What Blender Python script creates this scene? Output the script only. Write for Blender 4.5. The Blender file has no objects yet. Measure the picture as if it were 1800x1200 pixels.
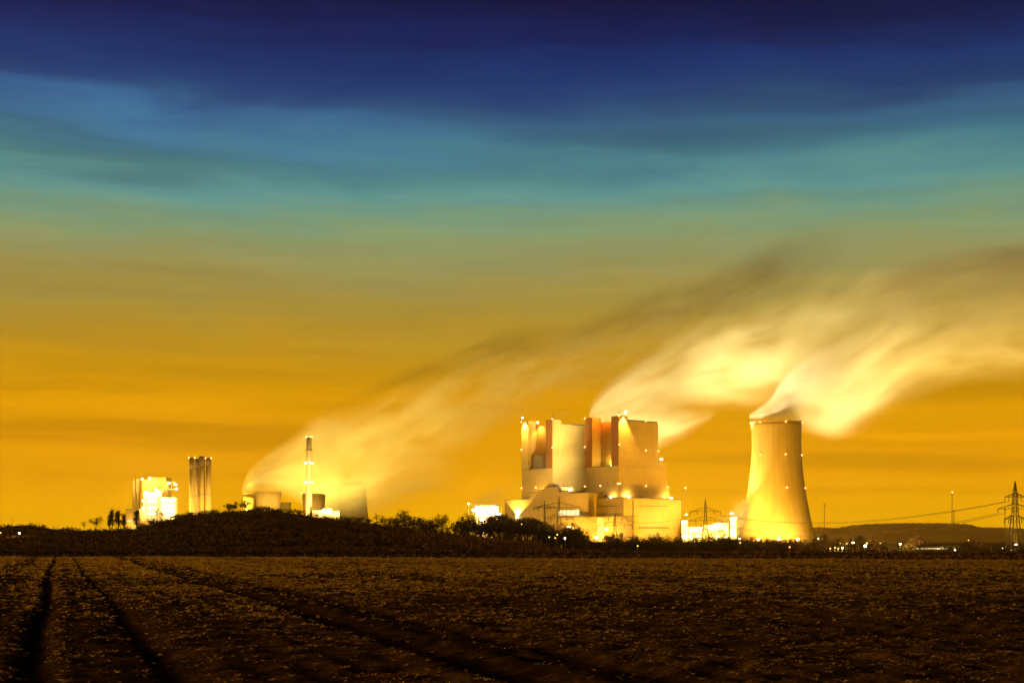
import bpy, math, random
import numpy as np
from mathutils import Vector

# ------------------------------------------------------------------ camera, world, exposure
S = bpy.context.scene
COL = S.collection
F, HOR, CZ = 2500.0, 950.0, 1.7          # focal length and horizon in photo pixels, eye height

cam = bpy.data.cameras.new("camera")
cam.sensor_width = 36.0
cam.lens = 36.0 * F / 1800.0
cam.shift_y = (HOR - 600.0) / 1800.0
cam.clip_start = 0.1
cam.clip_end = 30000.0
camo = bpy.data.objects.new("camera", cam)
COL.objects.link(camo)
camo.location = (0, 0, CZ)
camo.rotation_euler = (math.radians(90), 0, 0)
S.camera = camo

S.view_settings.view_transform = 'Standard'
S.view_settings.look = 'None'
S.view_settings.exposure = 0.0
S.view_settings.gamma = 1.0
S.render.engine = 'CYCLES'
cy = S.cycles
cy.use_denoising = True
cy.max_bounces = 4
cy.diffuse_bounces = 2
cy.glossy_bounces = 2
cy.transmission_bounces = 2
cy.volume_bounces = 1
cy.transparent_max_bounces = 8
cy.volume_step_rate = 1.0
cy.volume_max_steps = 256
cy.sample_clamp_indirect = 4.0
cy.caustics_reflective = False
cy.caustics_refractive = False


def srgb(r, g, b):
    f = lambda c: (c / 255) / 12.92 if c / 255 <= 0.04045 else ((c / 255 + 0.055) / 1.055) ** 2.4
    return (f(r), f(g), f(b), 1.0)


class NT:
    """small helper to write node trees"""
    def __init__(s, tree):
        s.t = tree
        s.t.nodes.clear()

    def n(s, typ, **kw):
        nd = s.t.nodes.new(typ)
        for k, v in kw.items():
            setattr(nd, k, v)
        return nd

    def put(s, sock, v):
        if isinstance(v, bpy.types.NodeSocket):
            s.t.links.new(v, sock)
        else:
            sock.default_value = v

    def m(s, op, a, b=None, c=None, clamp=False):
        nd = s.n('ShaderNodeMath', operation=op, use_clamp=clamp)
        s.put(nd.inputs[0], a)
        if b is not None:
            s.put(nd.inputs[1], b)
        if c is not None:
            s.put(nd.inputs[2], c)
        return nd.outputs[0]

    def vec(s, x, y, z):
        nd = s.n('ShaderNodeCombineXYZ')
        for i, v in enumerate((x, y, z)):
            s.put(nd.inputs[i], v)
        return nd.outputs[0]

    def sep(s, v):
        nd = s.n('ShaderNodeSeparateXYZ')
        s.put(nd.inputs[0], v)
        return nd.outputs

    def noise(s, v, scale=1.0, detail=3.0, rough=0.55, color=False, distortion=0.0):
        nd = s.n('ShaderNodeTexNoise')
        if v is not None:
            s.put(nd.inputs['Vector'], v)
        nd.inputs['Scale'].default_value = scale
        nd.inputs['Detail'].default_value = detail
        nd.inputs['Roughness'].default_value = rough
        nd.inputs['Distortion'].default_value = distortion
        return nd.outputs[1 if color else 0]

    def mr(s, v, a, b, c, d, interp='LINEAR'):
        nd = s.n('ShaderNodeMapRange', interpolation_type=interp)
        for i, q in enumerate((v, a, b, c, d)):
            s.put(nd.inputs[i], q)
        return nd.outputs[0]

    def ramp(s, fac, stops, interp='LINEAR'):
        nd = s.n('ShaderNodeValToRGB')
        cr = nd.color_ramp
        cr.interpolation = interp
        while len(cr.elements) > 1:
            cr.elements.remove(cr.elements[-1])
        cr.elements[0].position, cr.elements[0].color = stops[0]
        for p, c in stops[1:]:
            e = cr.elements.new(p)
            e.color = c
        s.put(nd.inputs[0], fac)
        return nd.outputs[0]

    def mixc(s, fac, a, b, mode='MIX'):
        nd = s.n('ShaderNodeMix', data_type='RGBA', blend_type=mode)
        s.put(nd.inputs[0], fac)
        s.put(nd.inputs[6], a)
        s.put(nd.inputs[7], b)
        return nd.outputs[2]

    def curve(s, v, pts):
        nd = s.n('ShaderNodeFloatCurve')
        c = nd.mapping.curves[0]
        while len(c.points) > 2:
            c.points.remove(c.points[1])
        c.points[0].location = pts[0]
        c.points[1].location = pts[-1]
        for p in pts[1:-1]:
            c.points.new(*p)
        nd.mapping.update()
        s.put(nd.inputs['Value'], v)
        return nd.outputs[0]


# ---- dusk sky: colour by elevation, cirrus bands, darker behind the camera
W = bpy.data.worlds.new("World")
S.world = W
W.use_nodes = True
g = NT(W.node_tree)
tc = g.n('ShaderNodeTexCoord')
x, y, z = g.sep(tc.outputs['Generated'])
hyp = g.m('SQRT', g.m('ADD', g.m('MULTIPLY', x, x), g.m('MULTIPLY', y, y)))
te = g.m('DIVIDE', z, g.m('MAXIMUM', hyp, 0.02))
az = g.m('ARCTAN2', x, y)
n1 = g.noise(g.vec(g.m('MULTIPLY', az, 2.6), g.m('MULTIPLY', te, 13.0), 3.1), 1.0, 4.0, 0.5)
n2 = g.noise(g.vec(g.m('ADD', g.m('MULTIPLY', az, 5.5), g.m('MULTIPLY', te, 3.0)), g.m('MULTIPLY', te, 30.0), 9.7), 1.0, 5.0, 0.6, False, 0.6)
amp = g.mr(te, 0.06, 0.26, 0.012, 0.036, 'SMOOTHSTEP')
warp = g.m('ADD', g.m('MULTIPLY', g.m('SUBTRACT', n1, 0.5), amp), g.m('MULTIPLY', g.m('SUBTRACT', n2, 0.5), g.m('MULTIPLY', amp, 1.25)))
te2 = g.m('ADD', te, warp)
SKY = [(960, (255, 188, 0)), (900, (255, 184, 0)), (850, (252, 176, 0)), (780, (240, 163, 0)), (700, (228, 159, 0)), (650, (210, 153, 14)),
       (600, (186, 146, 38)), (550, (172, 147, 60)), (500, (160, 149, 82)), (460, (148, 153, 100)), (420, (136, 158, 112)), (380, (114, 156, 130)),
       (340, (88, 146, 142)), (300, (70, 130, 142)), (260, (56, 110, 137)), (215, (44, 90, 131)), (170, (26, 64, 120)), (120, (8, 48, 110)), (60, (0, 29, 90)), (0, (0, 13, 64)), (-300, (2, 8, 40))]
TMAX = 0.5
col = g.ramp(g.m('DIVIDE', te2, TMAX), [(max(0.0, (950 - p) / F / TMAX), srgb(*c)) for p, c in SKY], 'LINEAR')


def band(px, py, wx, wy, slope, k, soft=1.0):
    """a long thin cloud streak: centre, half size in photo pixels; k > 0 darkens"""
    a0, e0 = math.atan((px - 900) / F), (950 - py) / F
    da = g.m('DIVIDE', g.m('SUBTRACT', az, a0), wx / F)
    de = g.m('SUBTRACT', te2, g.m('ADD', e0, g.m('MULTIPLY', g.m('SUBTRACT', az, a0), slope)))
    de = g.m('DIVIDE', de, wy / F)
    q = g.m('ADD', g.m('POWER', g.m('ABSOLUTE', da), 2.0), g.m('POWER', g.m('ABSOLUTE', de), 2.0))
    return g.m('MULTIPLY', g.mr(q, 0.0, 1.6, 1.0, 0.0, 'SMOOTHSTEP'), k)


BANDS = [(320, 838, 320, 11, -0.02, 0.09), (1520, 868, 330, 10, 0.0, 0.10), (80, 690, 260, 12, 0.0, 0.10), (700, 716, 280, 10, -0.01, 0.07), (260, 768, 430, 22, -0.012, 0.25), (120, 772, 190, 5, -0.05, -0.10), (430, 665, 420, 16, -0.02, 0.08),
         (1560, 815, 420, 18, -0.02, 0.20), (1650, 770, 330, 8, -0.03, -0.14), (1700, 690, 300, 26, 0.0, 0.16),
         (200, 520, 420, 26, 0.0, 0.08), (700, 600, 420, 18, -0.02, -0.05), (150, 715, 300, 14, 0.0, -0.06),
         (500, 240, 420, 40, -0.06, -0.30), (1200, 262, 420, 30, -0.03, 0.14), (150, 300, 300, 26, -0.03, 0.16), (1500, 180, 430, 40, 0.04, 0.16),
         (1450, 330, 420, 22, -0.02, -0.10), (700, 345, 600, 24, 0.0, -0.08), (60, 215, 260, 30, -0.10, -0.22), (1650, 60, 400, 60, 0.0, 0.25)]
tot = None
for b in BANDS:
    v = band(*b)
    tot = v if tot is None else g.m('ADD', tot, v)
n3 = g.noise(g.vec(g.m('MULTIPLY', az, 6.0), g.m('MULTIPLY', te, 90.0), 1.3), 1.0, 4.0, 0.6)
mod = g.m('SUBTRACT', g.m('ADD', 1.0, g.m('MULTIPLY', g.m('SUBTRACT', n3, 0.5), 0.30)), tot)
ca = g.m('DIVIDE', y, g.m('MAXIMUM', hyp, 0.02))
behind = g.mr(ca, -0.5, 0.9, 0.12, 1.0, 'SMOOTHSTEP')
mod = g.m('MULTIPLY', g.m('MULTIPLY', mod, behind), g.mr(te, 0.01, 0.12, 1.16, 1.0))
vm = g.n('ShaderNodeVectorMath', operation='SCALE')
g.put(vm.inputs[0], col)
g.put(vm.inputs['Scale'], mod)
bg1 = g.n('ShaderNodeBackground')
g.put(bg1.inputs['Color'], vm.outputs[0])
bg1.inputs['Strength'].default_value = 1.0
skyt = g.n('ShaderNodeTexSky', sky_type='NISHITA', sun_disc=False)
skyt.sun_elevation = math.radians(-12.0)
skyt.sun_rotation = math.radians(-72)
bg2 = g.n('ShaderNodeBackground')
g.put(bg2.inputs['Color'], skyt.outputs[0])
bg2.inputs['Strength'].default_value = 0.05
ad = g.n('ShaderNodeAddShader')
g.put(ad.inputs[0], bg1.outputs[0])
g.put(ad.inputs[1], bg2.outputs[0])
wo = g.n('ShaderNodeOutputWorld')
g.put(wo.inputs['Surface'], ad.outputs[0])
# broad golden sun from low at left, added to light the field
sl = bpy.data.lights.new('sun', 'SUN')
sl.energy = 2.2
sl.angle = math.radians(24)
sl.color = (1.0, 0.58, 0.12)
so = bpy.data.objects.new('sun', sl)
COL.objects.link(so)
SUN_AZ, SUN_EL = math.radians(-72), math.radians(12)
so.rotation_euler = Vector((-math.sin(SUN_AZ) * math.cos(SUN_EL), -math.cos(SUN_AZ) * math.cos(SUN_EL), -math.sin(SUN_EL))).to_track_quat('-Z', 'Y').to_euler()
LAMP = (1.0, 0.57, 0.11)
GOLD = (1.0, 0.48, 0.012)


# ------------------------------------------------------------------ helpers
def X(px, Y):
    return (px - 900.0) / F * Y


def Z(py, Y):
    return CZ + (HOR - py) / F * Y


def rnd(seed):
    return random.Random(seed)


class MB:
    def __init__(s):
        s.v, s.f = [], []

    def add(s, vs, fs):
        o = len(s.v)
        s.v += [tuple(p) for p in vs]
        s.f += [tuple(i + o for i in q) for q in fs]
        return s

    def prism(s, poly, z0, z1):
        n = len(poly)
        vs = [(p[0], p[1], z0) for p in poly] + [(p[0], p[1], z1) for p in poly]
        fs = [tuple(range(n - 1, -1, -1)), tuple(range(n, 2 * n))]
        fs += [(i, (i + 1) % n, n + (i + 1) % n, n + i) for i in range(n)]
        return s.add(vs, fs)

    def box(s, x0, x1, y0, y1, z0, z1):
        return s.prism([(x0, y0), (x1, y0), (x1, y1), (x0, y1)], z0, z1)

    def tube(s, p, q, r0, r1=None, n=6, caps=True):
        r1 = r0 if r1 is None else r1
        p, q = Vector(p), Vector(q)
        d = q - p
        if d.length < 1e-6:
            return s
        d.normalize()
        a = d.orthogonal().normalized()
        b = d.cross(a)
        vs = []
        for c, r in ((p, r0), (q, r1)):
            for i in range(n):
                t = 2 * math.pi * i / n
                vs.append(c + (a * math.cos(t) + b * math.sin(t)) * r)
        fs = [(i, (i + 1) % n, n + (i + 1) % n, n + i) for i in range(n)]
        if caps:
            fs += [tuple(range(n - 1, -1, -1)), tuple(range(n, 2 * n))]
        return s.add(vs, fs)

    def poly(s, pts, r, n=5):
        for a, b in zip(pts[:-1], pts[1:]):
            s.tube(a, b, r, r, n, False)
        return s

    def lathe(s, prof, n=48, cap=True, cx=0, cy_=0):
        vs, fs = [], []
        for r, z_ in prof:
            for i in range(n):
                t = 2 * math.pi * i / n
                vs.append((cx + r * math.cos(t), cy_ + r * math.sin(t), z_))
        m = len(prof)
        for j in range(m - 1):
            for i in range(n):
                k = (i + 1) % n
                fs.append((j * n + i, j * n + k, (j + 1) * n + k, (j + 1) * n + i))
        if cap:
            fs.append(tuple(range(n - 1, -1, -1)))
            fs.append(tuple(range((m - 1) * n, m * n)))
        return s.add(vs, fs)

    def ball(s, c, r, n=8, m=5):
        vs, fs = [(c[0], c[1], c[2] - r)], []
        for j in range(1, m):
            a = math.pi * j / m - math.pi / 2
            for i in range(n):
                t = 2 * math.pi * i / n
                vs.append((c[0] + r * math.cos(a) * math.cos(t), c[1] + r * math.cos(a) * math.sin(t), c[2] + r * math.sin(a)))
        vs.append((c[0], c[1], c[2] + r))
        for i in range(n):
            fs.append((0, 1 + (i + 1) % n, 1 + i))
            e = 1 + (m - 2) * n
            fs.append((len(vs) - 1, e + i, e + (i + 1) % n))
        for j in range(m - 2):
            for i in range(n):
                a, b = 1 + j * n + i, 1 + j * n + (i + 1) % n
                fs.append((a, b, b + n, a + n))
        return s.add(vs, fs)

    def mesh(s, name, mat, smooth=False):
        me = bpy.data.meshes.new(name)
        me.from_pydata(s.v, [], s.f)
        me.update()
        if mat is not None:
            me.materials.append(mat)
        if smooth:
            me.polygons.foreach_set('use_smooth', [True] * len(me.polygons))
        return me

    def obj(s, name, mat, parent=None, smooth=False):
        return link(name, s.mesh(name, mat, smooth), parent)


def link(name, me, parent=None):
    o = bpy.data.objects.new(name, me)
    COL.objects.link(o)
    if parent is not None:
        o.parent = parent
    return o


def tag(o, label=None, cat=None, group=None, kind=None):
    for k, v in (('label', label), ('category', cat), ('group', group), ('kind', kind)):
        if v:
            o[k] = v
    return o


def thing(name, label, cat, loc=(0, 0, 0), rz=0.0, group=None):
    o = link(name, None)
    o.location = loc
    o.rotation_euler = (0, 0, rz)
    return tag(o, label, cat, group)


def np_mesh(name, verts, faces, mat, smooth=False):
    """verts (n,3), faces (m,k) arrays"""
    me = bpy.data.meshes.new(name)
    nv, (nf, k) = len(verts), faces.shape
    me.vertices.add(nv)
    me.vertices.foreach_set('co', np.asarray(verts, np.float32).ravel())
    me.loops.add(nf * k)
    me.loops.foreach_set('vertex_index', np.asarray(faces, np.int32).ravel())
    me.polygons.add(nf)
    me.polygons.foreach_set('loop_start', np.arange(0, nf * k, k, dtype=np.int32))
    me.polygons.foreach_set('loop_total', np.full(nf, k, np.int32))
    if smooth:
        me.polygons.foreach_set('use_smooth', np.ones(nf, bool))
    me.update(calc_edges=True)
    me.materials.append(mat)
    return me


def vnoise(x_, y_, seed=0):
    """2-D value noise in numpy, 0..1"""
    xi, yi = np.floor(x_).astype(np.int64), np.floor(y_).astype(np.int64)
    fx, fy = x_ - xi, y_ - yi
    fx, fy = fx * fx * (3 - 2 * fx), fy * fy * (3 - 2 * fy)

    def h(a, b):
        q = (a * 374761393 + b * 668265263 + seed * 1442695041) & 0xffffffff
        q = ((q ^ (q >> 13)) * 1274126177) & 0xffffffff
        return ((q ^ (q >> 16)) & 0xffff) / 65535.0
    return (h(xi, yi) * (1 - fx) + h(xi + 1, yi) * fx) * (1 - fy) + (h(xi, yi + 1) * (1 - fx) + h(xi + 1, yi + 1) * fx) * fy


def fbm(x_, y_, seed=0, oct_=4):
    s_, a, t = 0, 1.0, 0
    for i in range(oct_):
        s_ = s_ + a * vnoise(x_ * 2 ** i + 17.3 * i, y_ * 2 ** i - 9.1 * i, seed + i)
        t += a
        a *= 0.5
    return s_ / t


def sstep(a, b, v):
    t = np.clip((np.asarray(v, float) - a) / (b - a), 0, 1)
    return t * t * (3 - 2 * t)


# ------------------------------------------------------------------ materials
def mat(name, base, rough=0.85, var=0.25, scale=0.2, stretch=(1, 1, 1), spec=0.3, metallic=0.0, bump=0.0, second=None, detail=5.0):
    m_ = bpy.data.materials.new(name)
    m_.use_nodes = True
    q = NT(m_.node_tree)
    t = q.n('ShaderNodeTexCoord')
    mp = q.n('ShaderNodeMapping')
    mp.inputs['Scale'].default_value = stretch
    q.put(mp.inputs[0], t.outputs['Object'])
    f = q.noise(mp.outputs[0], scale, detail, 0.6)
    f = q.mr(f, 0.3, 0.7, 0.0, 1.0)
    c1 = tuple(c * (1 - var) for c in base) + (1,)
    c2 = tuple(min(1, c * (1 + var)) for c in (second or base)) + (1,)
    b = q.n('ShaderNodeBsdfPrincipled')
    q.put(b.inputs['Base Color'], q.mixc(f, c1, c2))
    b.inputs['Roughness'].default_value = rough
    b.inputs['Metallic'].default_value = metallic
    b.inputs['Specular IOR Level'].default_value = spec
    if bump:
        bm_ = q.n('ShaderNodeBump')
        bm_.inputs['Strength'].default_value = bump
        q.put(bm_.inputs['Height'], f)
        q.put(b.inputs['Normal'], bm_.outputs[0])
    o = q.n('ShaderNodeOutputMaterial')
    q.put(o.inputs['Surface'], b.outputs[0])
    return m_


def emit(name, col_, strength):
    m_ = bpy.data.materials.new(name)
    m_.use_nodes = True
    q = NT(m_.node_tree)
    e = q.n('ShaderNodeEmission')
    e.inputs['Color'].default_value = tuple(col_) + (1,)
    e.inputs['Strength'].default_value = strength
    o = q.n('ShaderNodeOutputMaterial')
    q.put(o.inputs['Surface'], e.outputs[0])
    m_.cycles.emission_sampling = 'NONE'
    return m_


M = dict(
    siding=mat('metal_siding', (0.46, 0.34, 0.11), 0.55, 0.07, 0.35, (1, 1, 0.12), 0.4),
    siding_brown=mat('red_brown_siding', (0.25, 0.095, 0.018), 0.6, 0.08, 0.3, (1, 1, 0.15)),
    siding_dark=mat('dark_siding', (0.24, 0.21, 0.17), 0.6, 0.10, 0.3, (1, 1, 0.15)),
    trim=mat('dark_trim', (0.13, 0.11, 0.09), 0.7, 0.15, 0.5),
    roofing=mat('roofing', (0.28, 0.26, 0.23), 0.85, 0.15, 0.2),
    concrete=mat('shell_concrete', (0.46, 0.36, 0.15), 0.9, 0.10, 0.22, (1, 1, 0.03)),
    concrete_old=mat('old_concrete', (0.42, 0.33, 0.14), 0.9, 0.14, 0.2, (1, 1, 0.05)),
    soot=mat('soot_dark_cap', (0.09, 0.07, 0.05), 0.9, 0.2, 0.3),
    steel=mat('galvanised_steel', (0.22, 0.20, 0.17), 0.55, 0.15, 1.0, metallic=0.3),
    cable=mat('cable_metal', (0.10, 0.09, 0.08), 0.5, 0.1, 1.0),
    bark=mat('bark', (0.045, 0.030, 0.018), 0.95, 0.3, 3.0),
    leaf=mat('autumn_leaf', (0.075, 0.045, 0.014), 0.7, 0.4, 0.6, second=(0.090, 0.042, 0.012)),
    leaf_green=mat('dark_leaf', (0.045, 0.050, 0.018), 0.7, 0.4, 0.6, second=(0.060, 0.045, 0.015)),
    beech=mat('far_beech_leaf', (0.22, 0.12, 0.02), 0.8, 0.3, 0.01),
    scrub=mat('scrub_leaf', (0.17, 0.080, 0.018), 0.85, 0.5, 0.08, second=(0.21, 0.085, 0.018)),
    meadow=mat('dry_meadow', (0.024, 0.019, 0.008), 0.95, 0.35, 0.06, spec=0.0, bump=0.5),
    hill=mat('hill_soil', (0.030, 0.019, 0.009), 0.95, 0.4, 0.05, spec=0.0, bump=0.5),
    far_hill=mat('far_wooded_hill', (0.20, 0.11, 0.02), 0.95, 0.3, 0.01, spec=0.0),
    white=mat('white_panel', (0.70, 0.66, 0.56), 0.6, 0.05, 0.3),
    red_paint=mat('red_paint', (0.45, 0.06, 0.03), 0.6, 0.1, 0.5),
    lamp=emit('lamp_glow', (1.0, 0.80, 0.42), 14.0),
    lamp_big=emit('floodlight_glow', (1.0, 0.84, 0.50), 30.0),
    lamp_small=emit('street_lamp_glow', (1.0, 0.55, 0.12), 5.0),
    red=emit('warning_glow', (1.0, 0.24, 0.08), 13.0),
    glazing=emit('lit_glazing', (1.0, 0.80, 0.36), 1.5),
)


# cladding sheets on the big walls and pour rings / ribs on the shells: fine low-contrast joints
def add_joints(m_, kind):
    q = NT.__new__(NT)
    q.t = m_.node_tree
    b = next(n_ for n_ in q.t.nodes if n_.type == 'BSDF_PRINCIPLED')
    src = b.inputs['Base Color'].links[0].from_socket
    t = q.n('ShaderNodeTexCoord')
    x_, y_, z_ = q.sep(t.outputs['Object'])
    if kind == 'sheet':
        a = q.m('ABSOLUTE', q.m('SINE', q.m('MULTIPLY', z_, math.pi / 9.0)))
        c = q.m('ABSOLUTE', q.m('SINE', q.m('MULTIPLY', q.m('ADD', x_, y_), math.pi / 6.0)))
        f = q.m('MINIMUM', q.mr(a, 0.0, 0.10, 0.80, 1.0), q.mr(c, 0.0, 0.10, 0.88, 1.0))
        cell = q.n('ShaderNodeTexWhiteNoise', noise_dimensions='2D')
        q.put(cell.inputs['Vector'], q.vec(q.m('FLOOR', q.m('DIVIDE', q.m('ADD', x_, y_), 6.0)), q.m('FLOOR', q.m('DIVIDE', z_, 9.0)), 0.0))
        f = q.m('MULTIPLY', f, q.mr(cell.outputs[0], 0, 1, 0.93, 1.04))
    else:
        an = q.m('ARCTAN2', y_, x_)
        rib = q.m('SINE', q.m('MULTIPLY', an, 90.0))
        ring = q.m('SINE', q.m('MULTIPLY', z_, 1.1))
        st = q.noise(q.vec(q.m('MULTIPLY', an, 14.0), q.m('MULTIPLY', z_, 0.012), 0.0), 1.0, 5.0, 0.65)
        f = q.m('ADD', q.m('MULTIPLY', q.m('ADD', q.m('MULTIPLY', rib, 0.6), q.m('MULTIPLY', ring, 0.15)), 0.03), q.mr(st, 0.3, 0.7, 0.90, 1.06))
    vm_ = q.n('ShaderNodeVectorMath', operation='SCALE')
    q.put(vm_.inputs[0], src)
    q.put(vm_.inputs['Scale'], f)
    q.put(b.inputs['Base Color'], vm_.outputs[0])


add_joints(M['siding'], 'sheet')
add_joints(M['concrete'], 'rib')
add_joints(M['concrete_old'], 'rib')


def light(kind, loc, power, parent=None, target=None, angle=60, blend=0.6, radius=1.5, col_=LAMP, name='lamp_light'):
    l = bpy.data.lights.new(name, kind)
    l.energy = power
    l.color = col_
    if kind == 'SPOT':
        l.spot_size = math.radians(angle)
        l.spot_blend = blend
    l.shadow_soft_size = radius
    o = bpy.data.objects.new(name, l)
    COL.objects.link(o)
    o.location = loc
    if target is not None:
        d = Vector(target) - Vector(loc)
        o.rotation_euler = d.to_track_quat('-Z', 'Y').to_euler()
    if parent is not None:                      # world placement kept under a placed parent
        bpy.context.view_layer.update()
        o.parent = parent
        o.matrix_parent_inverse = parent.matrix_world.inverted()
    return o

# ------------------------------------------------------------------ ground, field, hills
CREST = [(-900, 930), (-100, 926), (0, 922), (40, 919), (70, 922), (100, 928), (150, 929), (235, 926), (262, 920), (300, 908), (340, 902),
         (400, 897), (450, 893), (500, 897), (540, 903), (600, 911), (640, 915), (700, 922), (780, 932), (860, 941), (960, 949), (1100, 957)]


def ground_z(x_, y_):
    x_, y_ = np.asarray(x_, float), np.asarray(y_, float)
    s_ = sstep(170, 600, y_) * sstep(-0.05, 0.12, x_ / np.maximum(y_, 1))
    w_ = sstep(0.205, 0.235, x_ / np.maximum(y_, 1)) * sstep(1000, 1300, y_)
    return -5.0 * s_ * (1 - sstep(1250, 1850, y_) * (1 - w_)) + 0.5 * (fbm(x_ / 40, y_ / 40, 5, 3) - 0.5) * sstep(170, 260, y_)


def hill_z(x_, y_):
    x_, y_ = np.asarray(x_, float), np.asarray(y_, float)
    px = 900 + x_ / np.clip(y_, 440.0, 680.0) * F
    h = CZ + (HOR - 4.0 - np.interp(px, [p[0] for p in CREST], [p[1] for p in CREST])) / F * 650.0
    h = h + 1.0 * (fbm(x_ / 25, y_ / 25, 3, 4) - 0.5) * sstep(1, 5, h)
    h = h * sstep(370, 650, y_) ** 0.9 * (1 - 0.45 * sstep(660, 950, y_)) * (1 - sstep(950, 1250, y_))
    return h - 0.6 - 9.0 * (1 - sstep(-0.5, 1.2, h))


def surf_z(x_, y_):
    return float(np.maximum(ground_z(x_, y_), hill_z(x_, y_)))


def grid_mesh(name, xs, ys, zf, m_, smooth=True):
    """xs (r,c), ys (r,c) arrays"""
    zs = zf(xs, ys)
    r, c = xs.shape
    v = np.stack([xs, ys, zs], -1).reshape(-1, 3)
    i = np.arange(r * c).reshape(r, c)
    f = np.stack([i[:-1, :-1], i[:-1, 1:], i[1:, 1:], i[1:, :-1]], -1).reshape(-1, 4)
    return np_mesh(name, v, f, m_, smooth)


def field_edge(x_):
    return 137.0 - 0.27 * np.asarray(x_)          # the far edge of the crop runs slightly askew


RUTS = [(-0.3, 0.24, 1.0), (1.5, 0.22, 1.0), (5.9, 0.38, 1.0), (7.7, 0.32, 0.9), (15.6, 0.46, 1.0), (17.4, 0.46, 1.0), (25.4, 0.46, 1.0), (27.2, 0.46, 1.0),
        (37.0, 0.38, 0.8), (38.9, 0.38, 0.8), (48.5, 0.4, 0.8), (50.3, 0.4, 0.8), (60.0, 0.4, 0.8), (61.8, 0.4, 0.8), (-9.6, 0.36, 0.9), (-11.4, 0.36, 0.9),
        (-20.5, 0.36, 0.9), (-22.3, 0.36, 0.9)]
BARE = [(-2.4, 1.1, 0.85), (0.6, 0.55, 0.55), (3.0, 0.6, 0.35), (6.8, 0.95, 0.75), (11.0, 0.5, 0.4), (21.0, 0.9, 0.5), (31.0, 1.0, 0.5), (43.0, 1.0, 0.5), (-6.5, 0.8, 0.5)]


def row_u(x_, y_):
    return x_ + 0.32 * y_ + 0.45 * (fbm(x_ * 0.02 + 7, y_ / 14.0, 11, 3) - 0.5)


def rut(x_, y_):
    u = row_u(x_, y_)
    r = np.zeros_like(u)
    for c, w, k in RUTS:
        r = np.maximum(r, k * np.exp(-((u - c) / w) ** 2))
    return r


def bare(x_, y_):
    u = row_u(x_, y_)
    r = np.zeros_like(u)
    for c, w, k in BARE:
        r = np.maximum(r, k * np.exp(-((u - c) / w) ** 2))
    return r


def field_z(x_, y_):
    h = 0.16 * (fbm(x_ / 9.0, y_ / 9.0, 21, 3) - 0.5) + 0.10 * (fbm(x_ / 0.9, y_ / 0.9, 22, 3) - 0.5) + 0.10 * (fbm(x_ / 0.28, y_ / 0.28, 23, 2) - 0.5) + 0.11 * (fbm(x_ / 0.5, y_ / 0.5, 24, 2) - 0.5)
    h = h + 0.03 * np.cos(row_u(x_, y_) * 2 * np.pi / 0.75) * 0.5
    return h * sstep(1, 6, y_) - 0.13 * rut(x_, y_) + 0.02


# the broad ground sheet reaches the horizon
gy = np.concatenate([np.linspace(-40, 4, 6), np.geomspace(6, 12900, 170)])
gx = np.linspace(-1, 1, 121)
ys_ = np.repeat(gy[:, None], 121, 1)
xs_ = gx[None, :] * (np.abs(ys_) * 0.75 + 60)
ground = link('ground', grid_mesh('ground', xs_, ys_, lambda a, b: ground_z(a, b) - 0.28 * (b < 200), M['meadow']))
tag(ground, 'flat dark meadow between the crop field and the plant', 'ground', kind='structure')

# crop field soil
msoil = bpy.data.materials.new('field_soil')
msoil.use_nodes = True
q = NT(msoil.node_tree)
t_ = q.n('ShaderNodeTexCoord')
na = q.noise(t_.outputs['Object'], 1.6, 6.0, 0.65)
nb = q.noise(t_.outputs['Object'], 14.0, 5.0, 0.65)
fa = q.m('ADD', q.m('MULTIPLY', na, 0.5), q.m('MULTIPLY', nb, 0.5))
b_ = q.n('ShaderNodeBsdfPrincipled')
at_ = q.n('ShaderNodeAttribute', attribute_name='damp')
q.put(b_.inputs['Base Color'], q.mixc(at_.outputs['Fac'], q.ramp(fa, [(0.35, (0.032, 0.016, 0.005, 1)), (0.5, (0.090, 0.043, 0.013, 1)), (0.62, (0.20, 0.10, 0.030, 1))]), (0.014, 0.007, 0.003, 1)))
b_.inputs['Roughness'].default_value = 0.95
b_.inputs['Specular IOR Level'].default_value = 0.0
bu = q.n('ShaderNodeBump')
bu.inputs['Strength'].default_value = 0.8
bu.inputs['Distance'].default_value = 0.05
q.put(bu.inputs['Height'], nb)
q.put(b_.inputs['Normal'], bu.outputs[0])
o_ = q.n('ShaderNodeOutputMaterial')
q.put(o_.inputs['Surface'], b_.outputs[0])

fy = np.concatenate([np.linspace(-30, 7, 12), np.geomspace(8, 150, 640)])
cx_ = np.linspace(-1, 1, 900)
ys_ = np.repeat(fy[:, None], 900, 1)
xs_ = cx_[None, :] * (np.maximum(ys_, 4) * 0.60 + 34)
ys_ = np.where(ys_ > 60, 60 + (ys_ - 60) * (field_edge(xs_) - 60) / 90.0, ys_)
field = link('field', grid_mesh('field', xs_, ys_, field_z, msoil))
damp = (0.95 * np.maximum(rut(xs_, ys_), 0.75 * bare(xs_, ys_))).clip(0, 1)      # trodden damp soil in the wheel tracks
fa_ = field.data.attributes.new('damp', 'FLOAT', 'POINT')
fa_.data.foreach_set('value', damp.ravel().astype(np.float32))
tag(field, 'dark brown crop field with wheel tracks in the foreground', 'field', kind='structure')

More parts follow.
